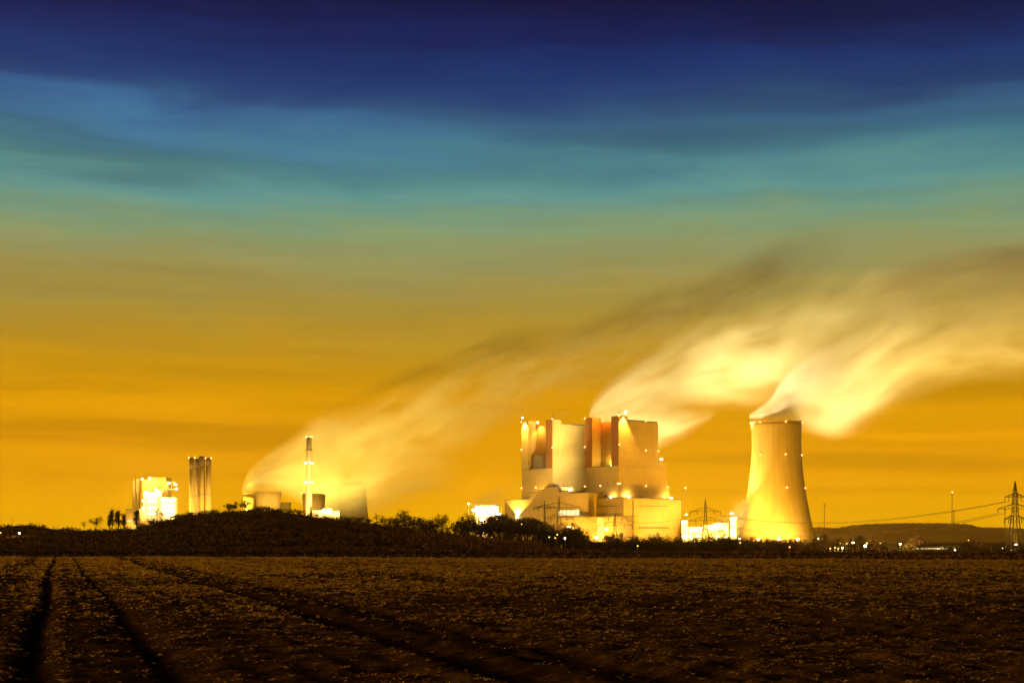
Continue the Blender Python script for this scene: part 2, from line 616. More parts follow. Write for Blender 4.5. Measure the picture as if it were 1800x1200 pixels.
# low crop: rosettes of narrow leaves, thinner in wheel tracks and bare strips
mcrop = bpy.data.materials.new('crop_leaf')
mcrop.use_nodes = True
q = NT(mcrop.node_tree)
t_ = q.n('ShaderNodeTexCoord')
na = q.noise(t_.outputs['Object'], 0.9, 4.0, 0.6)
nb = q.noise(t_.outputs['Object'], 9.0, 2.0, 0.6)
b_ = q.n('ShaderNodeBsdfPrincipled')
c_ = q.ramp(q.m('ADD', q.m('MULTIPLY', na, 0.5), q.m('MULTIPLY', nb, 0.5)),
            [(0.36, (0.26, 0.12, 0.02, 1)), (0.47, (0.47, 0.26, 0.030, 1)), (0.55, (0.47, 0.34, 0.045, 1)), (0.66, (0.75, 0.49, 0.12, 1))])
q.put(b_.inputs['Base Color'], c_)
b_.inputs['Roughness'].default_value = 0.45
b_.inputs['Specular IOR Level'].default_value = 0.45
tr = q.n('ShaderNodeBsdfTranslucent')
q.put(tr.inputs['Color'], q.mixc(1.0, c_, (1.7, 1.6, 1.2, 1), 'MULTIPLY'))
mx = q.n('ShaderNodeMixShader')
mx.inputs[0].default_value = 0.6
q.put(mx.inputs[1], b_.outputs[0])
q.put(mx.inputs[2], tr.outputs[0])
o_ = q.n('ShaderNodeOutputMaterial')
q.put(o_.inputs['Surface'], mx.outputs[0])

R = np.random.default_rng(4)


def tufts(y0, y1, per_m2, size, nleaf):
    wmax = y1 * 0.48 + 14
    n = int(per_m2 * (y1 - y0) * 2 * wmax)
    px_, py_ = R.uniform(-wmax, wmax, n), R.uniform(y0, y1, n)
    keep = np.abs(px_) < py_ * 0.48 + 14
    keep &= py_ < field_edge(px_) - 0.5
    px_, py_ = px_[keep], py_[keep]
    clump = fbm(px_ / 0.55, py_ / 0.55, 31, 3)
    wide = fbm(px_ / 7.0, py_ / 7.0, 32, 3)
    row = 0.5 + 0.5 * np.cos(row_u(px_, py_) * 2 * np.pi / 0.75)
    p = (0.15 + 0.85 * sstep(0.36, 0.62, clump)) * (0.35 + 0.65 * sstep(0.3, 0.6, wide)) * (0.55 + 0.45 * row)
    p *= (1 - rut(px_, py_) * 1.05).clip(0, 1) * (1 - bare(px_, py_))
    near = 0.38 + 0.62 * sstep(30, 58, py_ + 14 * (fbm(px_ / 6, py_ / 6, 33, 3) - 0.5))
    k = R.random(len(px_)) < p * near
    px_, py_ = px_[k], py_[k]
    pz = field_z(px_, py_)
    n = len(px_)
    V, Fc = [], []
    sc = size * R.uniform(0.6, 1.35, n)
    base = R.uniform(0, 6.28, n)
    for i in range(nleaf):
        a = base + 6.283 * i / nleaf + R.uniform(-0.5, 0.5, n)
        el = R.uniform(0.10, 0.85, n)
        L = sc * R.uniform(0.7, 1.2, n)
        w = L * R.uniform(0.13, 0.24, n)
        dx, dy = np.cos(a), np.sin(a)
        sx, sy = -dy, dx
        b0 = np.stack([px_, py_, pz - 0.01], 1)
        m1 = b0 + np.stack([dx * L * 0.5 * np.cos(el), dy * L * 0.5 * np.cos(el), L * 0.5 * np.sin(el)], 1)
        e2 = el - R.uniform(0.1, 0.7, n)
        tip = m1 + np.stack([dx * L * 0.5 * np.cos(e2), dy * L * 0.5 * np.cos(e2), L * 0.5 * np.sin(e2)], 1)
        s3 = np.stack([sx * w, sy * w, np.zeros(n)], 1)
        V.append(np.stack([b0, m1 - s3, tip, m1 + s3], 1))
    V = np.concatenate(V, 0).reshape(-1, 3)
    Fc = np.arange(len(V)).reshape(-1, 4)
    return V, Fc


parts_ = [tufts(10, 30, 170, 0.055, 6), tufts(30, 62, 100, 0.09, 5), tufts(62, 165, 40, 0.17, 4)]
off, VV, FF = 0, [], []
for v_, f_ in parts_:
    VV.append(v_)
    FF.append(f_ + off)
    off += len(v_)
crop = link('crop_plants', np_mesh('crop_plants', np.concatenate(VV), np.concatenate(FF), mcrop))
tag(crop, 'low olive crop plants growing in rows over the dark field', 'crop', kind='stuff')
print('crop leaves', sum(len(f_) for f_ in FF))

# the long scrub-covered bank in the middle distance
hy = np.linspace(360, 1260, 110)
hx = np.linspace(-470, 70, 300)
xs_, ys_ = np.meshgrid(hx, hy)
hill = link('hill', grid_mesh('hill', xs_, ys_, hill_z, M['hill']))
tag(hill, 'long dark scrub covered bank in front of the old plant', 'hill', kind='structure')


def leaf_cloud(cx__, cy__, cz__, rad, nper, size, seed):
    """quads scattered about many clump centres (arrays)"""
    R2 = np.random.default_rng(seed)
    n = len(cx__) * nper
    c = np.repeat(np.stack([cx__, cy__, cz__], 1), nper, 0)
    r = np.repeat(rad, nper)
    d = R2.normal(size=(n, 3))
    d /= np.linalg.norm(d, axis=1)[:, None]
    d[:, 2] = np.abs(d[:, 2]) * 0.9 - 0.1
    c = c + d * (r * R2.uniform(0.4, 1.05, n) ** 0.6)[:, None]
    a = R2.normal(size=(n, 3))
    a /= np.linalg.norm(a, axis=1)[:, None]
    b = np.cross(a, R2.normal(size=(n, 3)))
    b /= np.linalg.norm(b, axis=1)[:, None]
    s_ = (size * R2.uniform(0.5, 1.3, n))[:, None]
    V = np.stack([c - a * s_, c - b * s_ * 0.6, c + a * s_, c + b * s_ * 0.6], 1).reshape(-1, 3)
    return V, np.arange(len(V)).reshape(-1, 4)


n = 15000
sy_ = 385 + (700 - 385) * R.random(n) ** 0.8
sx_ = R.uniform(-0.46, 0.13, n) * sy_
ok = (fbm(sx_ / 30, sy_ / 30, 41, 3) > 0.30)
sx_, sy_ = sx_[ok], sy_[ok]
sz_ = np.maximum(hill_z(sx_, sy_), ground_z(sx_, sy_))
rad = R.uniform(0.5, 1.5, len(sx_)) * np.interp(sy_, [560, 640], [1.0, 0.45])
v_, f_ = leaf_cloud(sx_, sy_, sz_, rad, 22, 0.34, 8)
tag(link('undergrowth', np_mesh('undergrowth', v_, f_, M['scrub'])), 'low brown scrub covering the dark bank', 'scrub', kind='stuff')

n = 900
bx_ = R.uniform(-240, 15, n)
by_ = R.uniform(610, 672, n)
v_, f_ = leaf_cloud(bx_, by_, hill_z(bx_, by_), 0.4 + 3.2 * R.random(n) ** 4, 46, 0.36, 15)
tag(link('shrubbery', np_mesh('shrubbery', v_, f_, M['leaf'])), 'uneven low shrubbery along the crest of the dark bank', 'shrubbery', kind='stuff')

n = 9000
sy_ = 150 + 240 * R.random(n) ** 1.3
sx_ = R.uniform(-0.46, 0.46, n) * sy_
ok = sy_ > field_edge(sx_) + 2
sx_, sy_ = sx_[ok], sy_[ok]
v_, f_ = leaf_cloud(sx_, sy_, ground_z(sx_, sy_) - 0.28 * (sy_ < 200), R.uniform(0.15, 0.5, len(sx_)), 14, 0.13, 10)
tag(link('grass', np_mesh('grass', v_, f_, M['scrub'])), 'rough dark grass on the meadow beyond the crop field', 'grass', kind='stuff')

# hedge-like rough growth on the lower ground to the right, in front of the tree belt
n = 2600
sy_ = R.uniform(430, 640, n)
sx_ = R.uniform(0.10, 0.46, n) * sy_
sz_ = ground_z(sx_, sy_)
rad = R.uniform(0.5, 1.7, n) * np.interp(sx_ / sy_, [0.1, 0.2, 0.3, 0.45], [1.0, 1.0, 0.8, 0.8])
v_, f_ = leaf_cloud(sx_, sy_, sz_, rad, 24, 0.34, 9)
tag(link('brambles', np_mesh('brambles', v_, f_, M['scrub'])), 'low dark bramble thicket below the belt of trees at right', 'brambles', kind='stuff')

# far wooded ridge at right
RIDGE = [(1380, 935), (1432, 924), (1470, 926), (1500, 921), (1540, 918), (1590, 917), (1640, 917), (1690, 918), (1700, 924), (1760, 925), (1800, 927), (1900, 930), (2200, 934)]


def ridge_z(x_, y_):
    px = 900 + x_ / 11000.0 * F
    h = CZ + (HOR - np.interp(px, [p[0] for p in RIDGE], [p[1] for p in RIDGE])) / F * 11000.0 - 18
    return h * sstep(9600, 11000, y_) * (1 - sstep(11400, 12400, y_)) - 8


ry = np.linspace(9500, 12500, 40)
rx = np.linspace(1900, 6200, 200)
xs_, ys_ = np.meshgrid(rx, ry)
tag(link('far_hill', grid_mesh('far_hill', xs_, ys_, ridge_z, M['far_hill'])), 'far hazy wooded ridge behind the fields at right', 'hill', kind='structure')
n = 4600
sx_ = R.uniform(2000, 5700, n)
sy_ = R.uniform(10300, 11100, n)
sz_ = ridge_z(sx_, sy_)
v_, f_ = leaf_cloud(sx_, sy_, sz_ + 2, R.uniform(9, 24, n), 30, 6.0, 12)
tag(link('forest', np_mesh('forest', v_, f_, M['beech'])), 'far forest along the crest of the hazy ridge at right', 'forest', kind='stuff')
# ------------------------------------------------------------------ the large power plant
RZ = math.radians(40.7)
CR, SR = math.cos(RZ), math.sin(RZ)          # right-hand faces run along (CR, SR), left-hand faces along (-SR, CR)


def frame_pt(C0, v, u, zz=0.0):
    return (C0[0] + CR * v - SR * u, C0[1] + SR * v + CR * u, zz)


def u_at(C0, px, v=0.0):
    """where the line of sight at photo column px meets a left-hand face"""
    k = (px - 900.0) / F
    x0, y0 = C0[0] + CR * v, C0[1] + SR * v
    return (x0 - k * y0) / (SR + k * CR)


def v_at(C0, px, u=0.0):
    k = (px - 900.0) / F
    x0, y0 = C0[0] - SR * u, C0[1] + CR * u
    return (k * y0 - x0) / (CR - k * SR)


def warning(parent, p, r=0.95):
    return MB().ball(p, r).obj('warning_light', M['red'], parent)


def flood(parent, p, r=1.5, name='floodlight'):
    """a bank of lamps on a short bracket"""
    o = MB().box(p[0] - r, p[0] + r, p[1] - r * 0.6, p[1] + r * 0.6, p[2] - r * 0.7, p[2] + r * 0.7).obj(name, M['lamp_big'], parent)
    MB().tube((p[0], p[1], p[2] - r * 0.7), (p[0], p[1], p[2] - r * 0.7 - 2.5), 0.25).obj('bracket', M['steel'], o)
    return o


def boiler_house(label, C0, extra):
    t = thing('boiler_house', label, 'boiler house', (C0[0], C0[1], 0), RZ, 'tall boiler houses')
    b = MB()
    # base of the tower, then the upper block behind the tall slot
    b.prism([(0, 0), (80, 0), (80, 68), (0, 68)], -2, 107)
    b.prism([(17, 0), (80, 0), (80, 68), (17, 68)], 107, 171.5)
    b.obj('tower_body', M['siding'], t)
    MB().box(-0.25, 17, -0.25, 14.6, 107.2, 177.5).obj('near_shaft', M['siding'], t)
    MB().box(-0.25, 17, 53.2, 68.25, 107.2, 178.5).obj('far_shaft', M['siding'], t)
    if extra.get('brown'):
        for nm, u0, u1, z1 in extra['brown']:
            MB().box(-0.6, -0.27, u0, u1, 107.4, z1).obj(nm, M['siding_brown'], t)
    # roof parapet and plant on the roof
    p = MB()
    p.box(17.2, 80.2, -0.2, 0.6, 171.6, 173.0).box(79.4, 80.2, 0.7, 68.2, 171.6, 173.0).box(17.2, 79.3, 67.4, 68.2, 171.6, 173.0)
    p.obj('parapet', M['trim'], t)
    for i, (a, c, s1, h) in enumerate([(34, 16, 5, 2.6), (52, 30, 7, 3.4), (64, 14, 4, 2.2), (44, 52, 6, 3.0)]):
        MB().box(a, a + s1, c, c + s1 * 1.2, 171.6, 171.6 + h).obj('roof_vent', M['steel'], t)
    # cladding joints: horizontal bands standing 15 cm proud
    for zz in (36, 72, 107, 140):
        MB().box(0.3, 79.7, -0.15, 0.0, zz - 0.15, zz + 0.15).obj('cladding_band', M['siding_dark'], t)
    # slot floor and the lower louvre box inside the slot
    MB().box(-0.2, 17, 14.8, 53, 107.05, 107.7).obj('slot_floor', M['trim'], t)
    # grey louvre panels at the foot of the left-hand face
    lo = MB()
    for i in range(9):
        lo.box(-0.5, 0.0, 40, 66, 76 + i * 0.0 + i * 1.2 - 20, 76 + i * 1.2 - 19.2)
    lo.obj('louvre_panel', M['siding_dark'], t)
    MB().tube((8, 7, 177.4), (8, 7, 188), 0.28).tube((3, 4, 177.4), (3, 4, 184), 0.2).obj('antenna', M['steel'], t)
    # lamps
    for v, u, zz in extra['warn']:
        warning(t, (v, u, zz))
    for lp, tg, pw, an in extra['spots']:
        f_ = flood(t, (lp[0], lp[1], lp[2] + (2.6 if tg[2] < lp[2] else -2.2)), 1.0)
        light('SPOT', frame_pt(C0, lp[0], lp[1], lp[2]), pw, t, frame_pt(C0, *tg), an, 0.7, 1.2)
    return t


CB = (150.0, 2000.0)
CA = (59.0, 2062.0)
# warning lights at the corners of both towers, on the rim, half way up and low down
wB = [(-1, 68, 178), (-1, 68, 137), (-1, 68, 80), (16, 21, 171.5), (16, 21, 131), (-1, 36, 80), (-1, -0.5, 178.5), (0.5, -1, 137), (-1, 0.5, 82), (1.5, -1, 82),
      (54, -1.2, 173), (54, -1.2, 131), (54, -1.2, 80), (80, -1, 172), (80, -1, 131), (99, -1, 80), (-0.5, -1.2, 177)]
wA = [(-1, 68, 178), (-1, 68, 137), (-1, 68, 80), (16, 18, 171.5), (16, 18, 131), (-1, 36, 80), (-1, -0.5, 178), (-1, -0.5, 137), (-1, -0.5, 82)]
spB = [((14, 28, 111), (10, 46, 135), 45000, 150),            # lamp standing in the slot
       ((9, -5, 180), (9, 0, 120), 700000, 80)]               # lamp on the shaft, washing down its right-hand side
spA = [((-5, 61, 181), (-0.5, 61, 120), 900000, 80),
       ((12, 46, 174), (17, 40, 140), 120000, 110)]
boilB = boiler_house('right hand one of the two tall boiler towers, with a lamp burning in its slot', CB, dict(warn=wB, spots=spB, brown=[('near_cladding', 0.2, 14.2, 177.0), ('far_cladding', 53.6, 68.0, 178.0)]))
boilA = boiler_house('left hand one of the two tall boiler towers, with a bright pale end wall', CA, dict(warn=wA, spots=spA, brown=[('near_cladding', 0.2, 14.2, 177.0)]))
# the dark cabin in the slot of the left tower
MB().box(4, 17, 15.2, 48, 107.9, 127).obj('slot_cabin', M['trim'], boilA)
# lower annex and lift shaft against the right tower
MB().box(80.2, 100, 2, 60, -2, 115).box(80.2, 99.8, 1.8, 2.0, 112, 115).obj('annex', M['siding'], boilB)
MB().box(100.2, 111, 6, 20, -2, 83).obj('lift_shaft', M['siding'], boilB)
MB().box(86, 90, 6, 12, 115.1, 118).obj('annex_vent', M['steel'], boilB)
fl = flood(boilB, (86, -1.0, 119.5), 1.6)
light('SPOT', frame_pt(CB, 90, -2, 122), 4.0e7, boilB, (X(1378, 2062), 2062, Z(684, 2062)), 24, 1.0, 1.5, (1.0, 0.78, 0.36))

# ---- long machine hall in front of the left tower
C1 = (105.8, 1960.0)
t = thing('machine_hall', 'long stepped hall below the left tower with a lit window band', 'industrial hall', (C1[0], C1[1], 0), RZ)


def hz(px, py):
    uu = u_at(C1, px)
    return Z(py, C1[1] + CR * uu)


STEPS = [(1034.6, 1002, 866.5), (1002, 982, 863.5), (982, 957, 856.0), (957, 945, 861.5), (945, 930, 866), (930, 887.2, 878.2)]
w = MB()
for a, c, py in STEPS:
    ua, uc = u_at(C1, a), u_at(C1, c)
    w.box(0, 28, ua, uc, -2, hz((a + c) / 2, py))
w.obj('hall_body', M['siding'], t)
e = MB()
for a, c, py in STEPS:
    ua, uc = u_at(C1, a), u_at(C1, c)
    zz = hz((a + c) / 2, py)
    e.box(-0.4, 28.3, ua + 0.1, uc - 0.1, zz + 0.05, zz + 1.1)
e.obj('roof_edge', M['trim'], t)
ua, uc = u_at(C1, 971), u_at(C1, 960.5)
MB().box(2, 14, ua, uc, hz(965, 856) + 1.2, hz(965, 850.5)).obj('roof_cabin', M['siding_dark'], t)
ua, uc = u_at(C1, 1019), u_at(C1, 981.5)
z0, z1 = hz(1000, 905.5), hz(1000, 896)
gl = MB()
nb_ = 5
for i in range(nb_):
    s0, s1 = ua + (uc - ua) * i / nb_ + 0.5, ua + (uc - ua) * (i + 1) / nb_ - 0.5
    gl.box(-0.35, -0.05, s0, s1, z0, z1)
gl.obj('lit_glazing', M['glazing'], t)
for i in range(nb_ + 1):
    s0 = ua + (uc - ua) * i / nb_
    MB().box(-0.5, -0.04, s0 - 0.35, s0 + 0.35, z0 - 0.8, z1 + 0.8).obj('window_mullion', M['trim'], t)
MB().box(-0.6, -0.05, 0.5, ua - 1, z0 - 0.5, z0 + 4.5).obj('dark_band', M['trim'], t)
# its roof lamps: the lamp that washes the right-hand wall of the left tower, and one at the low end
pv = u_at(C1, 989)
flood(t, (14, pv, hz(989, 861.5)), 1.8)
LA = (X(1016, 1962), 1962.0, hz(989, 858))
for el_, pw in ((10, 1.2e6), (28, 1.6e6), (44, 2.7e6)):
    light('SPOT', LA, pw, t, (LA[0] - 100 * math.sin(math.radians(9)), LA[1] + 100 * math.cos(math.radians(9)), LA[2] + 100 * math.tan(math.radians(el_))), 40, 1.0, 2.0, (1.0, 0.76, 0.38))
pv = u_at(C1, 928)
flood(t, (6, pv, hz(928, 874)), 1.8)
light('POINT', frame_pt(C1, 24, pv, hz(928, 871)), 0.5e5, t, radius=1.5)
# a lamp near the ground throwing a cone of light up the wall
pv = u_at(C1, 910)
flood(t, (-2.2, pv, hz(910, 908)), 1.4)
light('SPOT', frame_pt(C1, -2.2, pv, hz(910, 908) + 1.6), 9.0e5, t, frame_pt(C1, 0, pv - 2, hz(910, 850)), 112, 0.12, 0.8)



# ---- turbine hall below the right tower
C2 = (151.3, 1930.0)
t = thing('turbine_hall', 'broad pale turbine hall below the right tower, dark left wall', 'turbine hall', (C2[0], C2[1], 0), RZ)
ZR2 = Z(874.8, 1930)
vb = v_at(C2, 1197)
w = MB()
w.box(0, vb, 0, 52, -2, ZR2)
w.box(0, 42, 52.2, 68.4, -2, ZR2 - 0.2)
w.obj('hall_body', M['siding'], t)
v1, v2 = v_at(C2, 1112.5), v_at(C2, 1196.5)
MB().box(v1, vb - 1, -1.2, -0.05, 22, ZR2 - 1).obj('front_panel', M['siding'], t)
MB().box(-0.35, vb + 0.3, -0.35, 52, ZR2 + 0.05, ZR2 + 1.0).obj('roof_edge', M['trim'], t)
MB().box(v_at(C2, 1119), v_at(C2, 1174), -1.6, -1.25, Z(889.6, 1960), Z(888.2, 1960)).obj('upper_joint', M['trim'], t)
MB().box(v_at(C2, 1119), v_at(C2, 1174), -1.7, -1.25, Z(928.5, 1960), Z(925.5, 1960)).obj('lower_louvre', M['trim'], t)
MB().box(v1 - 0.6, v1 - 0.05, -0.9, -0.05, 2, ZR2 - 1).obj('corner_joint', M['trim'], t)
MB().box(-0.6, -0.05, u_at(C2, 1086), u_at(C2, 1029), Z(890, 1950), Z(888.6, 1950)).obj('side_joint', M['trim'], t)
MB().box(-0.7, -0.05, 2, 66, Z(906, 1950), Z(901.6, 1950)).obj('side_louvre', M['siding_dark'], t)
for a, c, d_, e_, h in ((8, 12, 44, 48, 5), (60, 66, 20, 28, 3), (84, 88, 24, 30, 2.5), (30, 33, 12, 16, 2)):
    MB().box(a, c, d_, e_, ZR2 + 0.05, ZR2 + h).obj('roof_vent', M['steel'], t)
# four lamps on its roof that burn out the wall behind them
for px, dv, pw in ((1049, None, 1.5e5), (1071, None, 2.2e5), (1106, 14, 2.4e5), (1180, 96, 2.4e5)):
    if dv is None:
        p = (41.0, min(66.0, max(3.0, u_at(C2, px, 41.0))), ZR2 + 3.6)
        lo_ = (p[0] - 0.5, p[1] - 2.5, p[2] + 2.0)
    else:
        p = (v_at(C2, px, 49.0), 49.0, ZR2 + 3.6)
        lo_ = (p[0], p[1] + 1.0, p[2] + 2.4)
    flood(t, p, 1.5)
    light('POINT', frame_pt(C2, *lo_), pw * (0.022 if dv is None else 0.10), t, radius=1.2)

# ---- low front hall, floodlit
C3 = (159.8, 1880.0)
t = thing('front_hall', 'low wide orange lit hall in front of the machine hall', 'industrial hall', (C3[0], C3[1], 0), RZ)
L3 = u_at(C3, 982)
Z3 = Z(907.2, 1900)
MB().box(0, 10, 0, L3, -4, Z3).obj('hall_body', M['siding'], t)
MB().box(-0.3, 10.2, -0.2, L3 + 0.2, Z3 + 0.05, Z3 + 0.8).obj('roof_edge', M['trim'], t)
for px in (1030, 1046, 1062):
    MB().box(-0.4, -0.05, u_at(C3, px + 4), u_at(C3, px - 4), -3, 5).obj('gate_door', M['siding_dark'], t)
MB().box(-0.3, -0.05, u_at(C3, 1061.5), u_at(C3, 1050), -3, Z3 - 1).obj('pale_panel', M['white'], t)
for px, py, pw in ((1066, 929, 1.2e5), (1048, 944, 2.6e5), (1000, 925, 1.6e5)):
    uu = u_at(C3, px, -14)
    flood(t, (-14, uu, Z(py, 1880)), 1.7)
    light('POINT', frame_pt(C3, -16, uu, Z(py, 1880)), pw, t, radius=1.5, col_=(1.0, 0.50, 0.035))
uu = u_at(C2, 1150)
light('SPOT', (X(1190, 1860), 1860, 8), 3.0e5, t, frame_pt(C2, 95, 0, 25), 100, 0.9, 2.0)
MB().box(-2.0, 2.0, -2, 2, -3, 12).obj('stair_tower', M['siding_dark'], t).location = (-20, 2, 0)

# ---- the blazing loading building at the left end
C4 = (X(857, 1960), 1960.0)
t = thing('loading_building', 'overexposed steel loading building at the left end of the plant', 'industrial building', (C4[0], C4[1], 0), RZ)
b = MB()
b.box(-10, 10, -12, 14, 20, 50)
b.obj('upper_floor', M['white'], t)
MB().box(-7, 8, -9, 10, -2, 19.8).obj('lower_floor', M['white'], t)
fr = MB()
for a in (-12, 12):
    for c in (-14, -5, 5, 16):
        fr.tube((a, c, -2), (a, c, 51), 0.45, n=4)
for zz in (19, 35, 51):
    for a in (-12, 12):
        fr.tube((a, -14, zz), (a, 16, zz), 0.4, n=4)
    for c in (-14, -5, 5, 16):
        fr.tube((-12, c, zz), (12, c, zz), 0.4, n=4)
fr.obj('steel_frame', M['steel'], t)
MB().tube((-16, 22, -2), (-16, 22, 52), 0.4).obj('lamp_pole', M['steel'], t)
for p in ((-13, -12, 47), (-13, 6, 47), (2, -15, 47), (-13, 14, 44), (-13, -3, 30), (8, -15, 38), (-13, 8, 22), (-16, 22, 53)):
    flood(t, p, 1.9 if p[2] != 53 else 1.0)
for p in ((-19, -8, 40), (-19, 8, 42), (-4, -20, 40), (-20, 0, 18), (-6, -18, 14)):
    light('POINT', frame_pt(C4, *p), 0.7e5, t, radius=1.5)

# ---- big cooling tower
CT = (X(1365, 2058), 2058.0)


def shell_prof(pts, Yd, pxc):
    return [((b_ - a_) / 2 * Yd / F, Z(py, Yd)) for py, a_, b_ in pts]


def cooling_tower(name_label, cx, cyy, prof, seg, mat_, warn=(), cols=True, group='cooling towers', rim=True):
    """prof: (radius, z) from base to rim"""
    t_ = thing('cooling_tower', name_label, 'cooling tower', (cx, cyy, 0), 0, group)
    b_ = MB()
    inner = [(r - 1.0, z_) for r, z_ in prof]
    b_.lathe(prof + inner[::-1], seg, cap=False)
    n_ = seg
    m_ = 2 * len(prof)
    b_.f += [((m_ - 1) * n_ + i, (m_ - 1) * n_ + (i + 1) % n_, (i + 1) % n_, i) for i in range(n_)]
    b_.obj('shell', mat_, t_, True)
    r, z_ = prof[-1]
    if rim:
        MB().lathe([(r + 0.05, z_ - 1.6), (r + 0.9, z_ - 1.4), (r + 0.9, z_ - 0.1), (r + 0.05, z_ + 0.1)], seg, False).obj('rim', M['concrete_old'], t_)
    if cols:
        c_ = MB()
        r0, z0_ = prof[0]
        k = 44
        for i in range(k):
            for s_ in (-1, 1):
                a1, a2 = 2 * math.pi * i / k, 2 * math.pi * (i + 0.5 * s_) / k
                c_.tube(((r0 + 4) * math.cos(a1), (r0 + 4) * math.sin(a1), -6), ((r0 - 0.4) * math.cos(a2), (r0 - 0.4) * math.sin(a2), z0_ + 0.3), 0.6, n=5)
        c_.obj('columns', M['concrete_old'], t_)
        MB().lathe([(r0 + 5, -7), (r0 + 5, -4.5), (r0 - 6, -4.5)], 64, False).obj('basin', M['concrete_old'], t_)
    for a, zz in warn:
        rr = np.interp(zz, [p[1] for p in prof], [p[0] for p in prof])
        warning(t_, ((rr + 1.2) * math.cos(a), (rr + 1.2) * math.sin(a), zz))
    return t_


PR = [(948, 1294.8, 1436), (935, 1298.5, 1431.5), (922, 1301.5, 1427.8), (900, 1305.6, 1422.5), (878, 1309, 1417.8), (855.7, 1312.4, 1413.8), (835, 1315.2, 1411), (815.7, 1317.4, 1409),
      (795, 1318.9, 1407.8), (775, 1319.6, 1407.4), (758, 1319.3, 1407.9), (745, 1318.6, 1408.8), (737, 1318.1, 1409.4)]
PROF = shell_prof(PR, 2010, 1365)
wt = []
for zz in (Z(739, 2010), Z(797, 2010), Z(856, 2010)):
    for a in (-2.42, -1.40, -0.42, 0.6, 1.6, 2.6):
        wt.append((a, zz))
tow = cooling_tower('huge lit concrete cooling tower standing alone right of the boiler towers', CT[0], CT[1], PROF, 128, M['concrete'], wt)
# lamps round its foot
for px, pw in ((1333, 1.0e5), (1369, 1.5e5), (1402, 0.9e5)):
    p = (X(px, 1985) - CT[0], 1985 - CT[1], Z(947, 1985))
    flood(tow, p, 1.4)
    light('POINT', (CT[0] + p[0], CT[1] + p[1] - 3, p[2] + 1), pw, tow, radius=1.2)
# the big yard lights to its left wash the near side of the shell
YARD = (X(1262, 1960), 1960.0)
light('SPOT', (X(1240, 2110), 2110, 40), 3.4e6, None, (CT[0] - 52, CT[1] + 5, 118), 84, 0.9, 2.5, name='yard_floodlight_beam')

# ---- brightly lit yard between turbine hall and cooling tower
def pump_house(label, px0, px1, py_top, Yd, depth, lamps, pw):
    x0, x1 = X(px0, Yd), X(px1, Yd)
    zt = Z(py_top, Yd)
    t_ = thing('pump_house', label, 'pump house', ((x0 + x1) / 2, Yd, 0), 0, 'pump houses in the lit yard')
    w2 = (x1 - x0) / 2
    MB().box(-w2, w2, 0, depth, -5, zt).obj('walls', M['white'], t_)
    MB().box(-w2 - 0.4, w2 + 0.4, -0.4, depth + 0.4, zt + 0.05, zt + 0.9).obj('roof', M['roofing'], t_)
    for k in range(max(1, int(w2 / 5))):
        xx = -w2 + 3 + k * 9
        MB().box(xx, xx + 3.4, -0.15, -0.02, -4.5, 1.0).obj('door', M['siding_dark'], t_)
        MB().box(xx - 1, xx + 5, -0.15, -0.02, zt - 6, zt - 3.5).obj('louvre', M['siding_dark'], t_)
    for lx, lz in lamps:
        flood(t_, (lx * w2, -1.5, zt * lz + 0.8), 1.5)
        light('POINT', ((x0 + x1) / 2 + lx * w2, Yd - 9, zt * lz + 2), pw, t_, radius=1.4)
    return t_


pump_house('tallest white lit pump house right beside the turbine hall', 1198.5, 1209, 915, 1975, 16, ((-0.6, 0.9), (0.4, 0.2)), 0.4e5)
pump_house('wide low white lit pump house left of the power pylon', 1210, 1233, 927, 1982, 22, ((-0.5, 0.8), (0.7, 0.9)), 0.3e5)
pump_house('shaded pump house right behind the power pylon', 1235, 1255, 923, 1998, 18, ((0.5, 0.85),), 0.18e5)
pump_house('white lit pump house nearest to the cooling tower foot', 1257, 1280, 920, 1978, 18, ((-0.5, 0.85), (0.2, 0.15)), 0.4e5)
pump_house('narrow white lit pump house touching the cooling tower base', 1284, 1294, 909, 1990, 12, ((0.0, 0.9), (0.2, 0.3)), 0.5e5)
for px_, yd_, zz_, pw_ in ((1294, 1990, 34, 1.3e5), (1288, 1968, 18, 0.8e5), (1303, 2006, 50, 1.3e5)):
    light('POINT', (X(px_, yd_), yd_, zz_), pw_, None, radius=1.5, name='cloud_fill_light')  # fill lights without fixtures, added to whiten the low cloud
# pipe rack, tanks and yard lamps in front of the pump houses
t = thing('pipe_rack', 'long steel pipe rack crossing the lit yard before the pump houses', 'pipe rack', (X(1240, 1955), 1955, 0))
fr = MB()
for k in range(-7, 8):
    for yy in (-3, 3):
        fr.tube((k * 4.6, yy, -6), (k * 4.6, yy, 13), 0.35, None, 4)
    for zz in (6.5, 12.5):
        fr.tube((k * 4.6, -3.4, zz), (k * 4.6, 3.4, zz), 0.3, None, 4)
fr.obj('steel_frame', M['steel'], t)
for yy, zz, r in ((-2, 13.4, 0.7), (0.4, 13.6, 0.9), (2.3, 13.2, 0.5), (-1.5, 7.3, 0.6), (1.2, 7.4, 0.8)):
    MB().tube((-33, yy, zz), (33, yy, zz), r, None, 8).obj('pipe', M['white'], t)
for i, (px, r, h) in enumerate(((1268, 5.5, 16), (1220, 4.0, 11))):
    tt = thing('storage_tank', ['larger round tank in the lit yard near the cooling tower', 'smaller round tank in the lit yard left of the power pylon'][i], 'tank', (X(px, 1966), 1966, 0), 0, 'tanks in the lit yard')
    MB().lathe([(r, -6), (r, h), (r * 0.5, h + 1.4), (0.3, h + 1.8)], 28).obj('shell', M['white'], tt)
    MB().lathe([(r + 0.1, h - 1.2), (r + 0.7, h - 1.2), (r + 0.7, h - 0.2), (r + 0.1, h - 0.2)], 28, False).obj('rail', M['steel'], tt)
